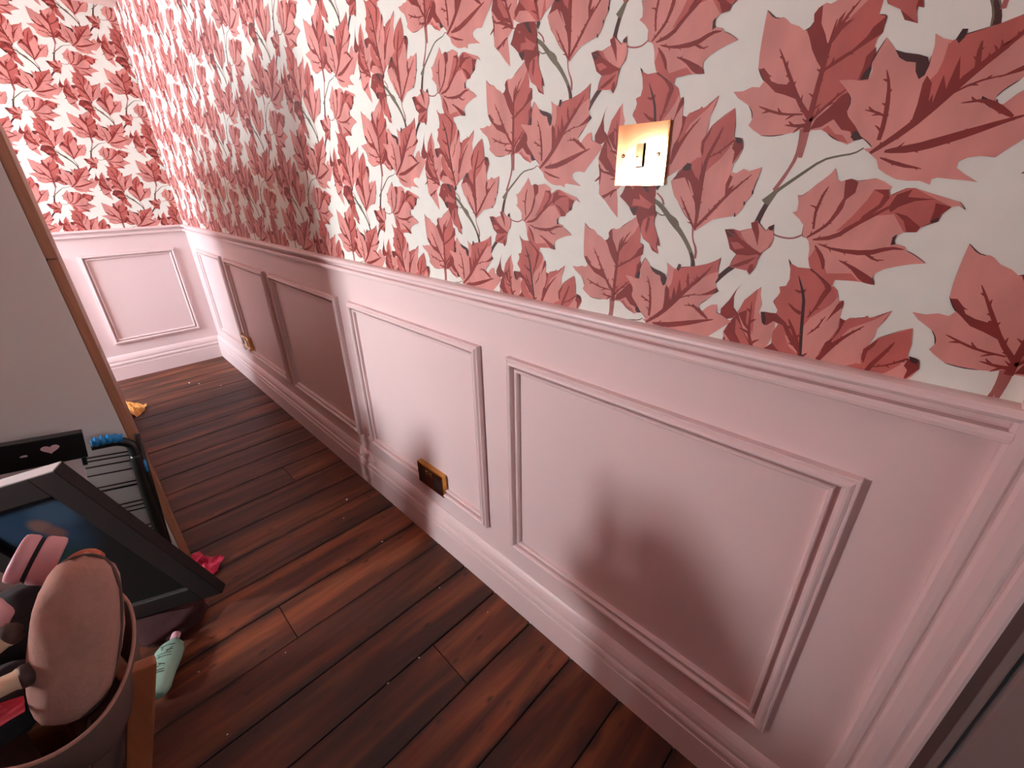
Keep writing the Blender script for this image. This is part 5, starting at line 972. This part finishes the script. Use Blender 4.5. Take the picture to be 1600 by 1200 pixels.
for sy in (-.05, .05):
    tube_obj('handle', smoothpath([(-.06,sy,.290),(-.05,sy,.330),(0,sy,.347),(.05,sy,.330),(.06,sy,.290)]), .006, M['navy'], tb, 8)
# pink round tin in two halves
tn = empty('round_tin', (.819,.8456,.747), 'round dusty pink tin with a dark seam on top of the basket', 'tin')
ax = Vector((-.20,-.683,-.51)).normalized()
for nm, h0, h1, r in (('lid', .0015, .0205, .0328), ('base', -.0265, -.0015, .0335)):
    bm = bmesh.new(); lathe(bm, [(0,h0),(r-.006,h0),(r-.0015,h0+.0015),(r,h0+.005),(r,h1-.005),(r-.0015,h1-.0015),(r-.006,h1),(0,h1)], frame_to(-ax, (0,0,0)), 36)
    bm_obj(nm, bm, M['pinkfoam'], tn, True)
bm = bmesh.new(); lathe(bm, [(0,-.004),(.030,-.0025),(.030,.0025),(0,.004)], frame_to(-ax, (0,0,0)), 30); bm_obj('seam', bm, M['navy'], tn, True)
ob = empty('orange_ball', (.780,.799,.730), 'orange brown ball half hidden behind the taupe cushion', 'ball')
bm = bmesh.new(); lathe(bm, [(0,-.0203)]+[(.0235*math.cos(t), .0203*math.sin(t)) for t in [math.radians(x) for x in range(-80,81,16)]]+[(0,.0203)], Matrix.Identity(4), 24); bm_obj('body', bm, M['orange'], ob, True)
bm = bmesh.new(); lathe(bm, [(.0234,-.002),(.0241,0),(.0234,.002)], Matrix.Identity(4), 24); bm_obj('equator_ridge', bm, M['orange'], ob, True)
# cream wooden pegs with dark round caps
def peg(loc_, axis, label):
    o = empty('wooden_peg', loc_, label, 'peg', 'cream wooden pegs in the basket')
    F_ = frame_to(axis, (0,0,0)); bm = bmesh.new()
    lathe(bm, [(0,0),(.0100,0),(.0125,.0023),(.0125,.008),(.0110,.011),(.0113,.035),(.0125,.055),(.0100,.061),(0,.062)], F_, 20); bm_obj('shaft', bm, M['creamwood'], o, True)
    bm = bmesh.new(); lathe(bm, [(0,-.010),(.008,-.0085),(.0132,-.003),(.0140,.003),(.0129,.006),(0,.007)], F_, 20); bm_obj('cap', bm, M['darkcap'], o, True)
peg((.654,.868,.697), (-.05,1,.12), 'cream peg with dark round cap beside the cushion')
peg((.702,.871,.729), (-.1,1,-.35), 'upper cream peg with dark cap at the left edge')
def crumple(name, loc_, outline, mtl, label, cat, h=.02, seed=0, n=3):
    """creased scrap: outline polygon fan-subdivided and folded"""
    c = Vector((sum(p[0] for p in outline)/len(outline), sum(p[1] for p in outline)/len(outline), 0))
    bm = bmesh.new(); vs = [bm.verts.new((p[0], p[1], 0)) for p in outline]; cv = bm.verts.new(c)
    for i in range(len(vs)): bm.faces.new((vs[i-1], vs[i], cv))
    bmesh.ops.subdivide_edges(bm, edges=bm.edges[:], cuts=n, use_grid_fill=True)
    for v in bm.verts:
        f = noise.noise(Vector((v.co.x*28+seed, v.co.y*28, seed)))
        v.co.z = .0015+h*abs(f)
    o = bm_obj(name, bm, M[mtl], None); o.location = loc_
    md = o.modifiers.new('thick', 'SOLIDIFY'); md.thickness = .0012; md.offset = 1
    return tag(o, label, cat)
rc = crumple('cloth_scrap', (.651,.899,.660), [(-.016,-.017),(.010,-.016),(.016,.023),(.008,.039),(-.016,.031)], 'redcloth', 'crimson cloth scrap below the cream pegs', 'cloth', .03, 3)
soft('soft_toy', (.741,.887,.738), ((.020,0,0),(0,.017,0),(0,0,.023)), 'palepink', 'pale pink soft bundle cut by the left edge', 'fabric', .95, .15, 5)

# ------------------------------------------------------------------ things on the floor
bo = empty('lotion_bottle', (1.23,.832,.0), 'mint green bottle with dark lettering lying behind the wooden leg', 'bottle')
A_ = Vector((1.150,.872,.036)); B2 = Vector((1.325,.788,.033)); ax = (B2-A_).normalized(); side = ax.cross(Vector((0,0,1))).normalized(); up2 = side.cross(ax)
BMx = Matrix((side, up2, ax)).transposed().to_4x4(); BMx.translation = A_-Vector((1.23,.832,0))
bm = bmesh.new(); rings = []
for t, r in ((0,.020),(.004,.030),(.02,.0355),(.06,.034),(.10,.0365),(.13,.036),(.150,.029),(.160,.019),(.165,.011),(.172,.011)):
    rings.append([bm.verts.new(BMx @ Vector((r*math.cos(2*math.pi*k/24), r*.62*math.sin(2*math.pi*k/24), t))) for k in range(24)])
for a, c in zip(rings[:-1], rings[1:]):
    for k in range(24): bm.faces.new((a[k], a[(k+1)%24], c[(k+1)%24], c[k]))
bm.faces.new(rings[0]); bm.faces.new(rings[-1])
for v in bm.verts: v.co.z = max(v.co.z, .0)
bb_ = bm_obj('body', bm, M['mint'], bo, True)
bm = bmesh.new(); lathe(bm, [(.0,.168),(.0105,.168),(.0115,.170),(.0115,.186),(.010,.189),(0,.189)], BMx, 20); bm_obj('cap', bm, M['palepink'], bo, True)
# dark strokes of lettering wrapped on the upper side
def glyph(u0, t0, u1, t1, w=.0022):
    V = []
    d = Vector((u1-u0, t1-t0, 0)); L_ = d.length; nx = Vector((-d.y, d.x, 0)).normalized()*w/2
    for k in range(5):
        s = k/4
        for sg in (-1, 1):
            u = u0+d.x*s+nx.x*sg; t = t0+d.y*s+nx.y*sg
            r = .0365; y = r*.62*math.sqrt(max(0, 1-(u/r)**2))+.0006; V.append(BMx @ Vector((u, y, t)))
    return V, [(2*k, 2*k+1, 2*k+3, 2*k+2) for k in range(4)]
VV = []; FF = []
for g in ((-.018,.133,.018,.135),(-.010,.120,-.010,.131),(.000,.118,.018,.119),(.004,.112,.014,.126),(-.018,.108,.016,.110),(-.016,.099,.018,.101),(-.010,.096,-.010,.104),(-.006,.080,.012,.074),(.002,.078,-.008,.066),(-.012,.058,.014,.060),(-.004,.052,.016,.053)):
    v, f = glyph(*g); b0 = len(VV); VV += v; FF += [tuple(b0+i for i in q2) for q2 in f]
mesh_obj('lettering', VV, FF, M['slot'], bb_)
dr = soft('cloth_heap', (1.42,.800,.024), ((.09,.03,0),(-.02,.085,0),(0,0,.030)), 'darkred', 'dark red cloth heap under the leaning picture', 'cloth', .8, .25, 9)
crumple('paper_scrap', (1.60,.668,.001), [(.075,.030),(.085,-.005),(.035,-.012),(.012,-.030),(-.020,-.062),(-.075,-.028),(-.080,.010),(-.030,.030),(.010,.024)], 'hotpink', 'hot pink paper scrap at the foot of the cabinet', 'paper', .035, 5)
crumple('cloth_scrap', (3.33,.655,.001), [(.17,.03),(.10,-.005),(.03,-.028),(-.03,-.060),(-.10,-.030),(-.15,.010),(-.08,.035),(.05,.035)], 'ochre', 'crumpled ochre cloth scrap beyond the cabinet end', 'cloth', .06, 8)
random.seed(21)
def crumb(x, y, s, label, long=1.0, a=0.0):
    bm = bmesh.new(); bmesh.ops.create_icosphere(bm, subdivisions=1, radius=s)
    for v in bm.verts:
        v.co *= random.uniform(.7, 1.15); v.co.x *= long; v.co.z *= .6
    bmesh.ops.rotate(bm, verts=bm.verts[:], cent=(0,0,0), matrix=Matrix.Rotation(a, 3, 'Z'))
    zmin = min(v.co.z for v in bm.verts)
    for v in bm.verts: v.co.z -= zmin
    o = bm_obj('plaster_crumb', bm, M['crumb']); o.location = (x, y, .0002); tag(o, label, 'crumb', 'white crumbs on the floorboards')
crumb(1.562,.144,.0042,'largest white plaster crumb, oblong, on the boards below the bronze socket',1.7,2.2)
crumb(1.233,.165,.0036,'round white crumb in a board joint near the panelled wall')
crumb(.908,.138,.0022,'small white crumb near the baseboard of the largest panel')
crumb(1.463,.207,.0016,'thin splinter crumb just below the largest crumb',2.2,.9)
crumb(.760,.321,.0018,'thin pale splinter in the dark board joint',2.4,.5)
crumb(.762,.420,.0018,'pale curl of dust farther along the dark joint',2.2,1.4)
crumb(1.172,.774,.0020,'tiny pale crumb beside the mint bottle',1.5,.3)
crumb(.942,.762,.0016,'faint crumb on the darkest boards near the basket',1.5,1.2)
crumb(3.535,.332,.0060,'left one of two crumbs by the far end wall',1.6,.4)
crumb(3.471,.288,.0050,'right one of two crumbs by the far end wall',1.3,1.2)
crumb(3.320,.192,.0040,'lone crumb on the far boards near the corner')
crumb(1.727,.092,.0014,'pinhead crumb close to the baseboard of the bright panel')
crumb(1.053,.583,.0018,'pinhead crumb on the middle boards left of the joint')
crumb(.725,.087,.0018,'pinhead crumb on the boards below the largest panel')
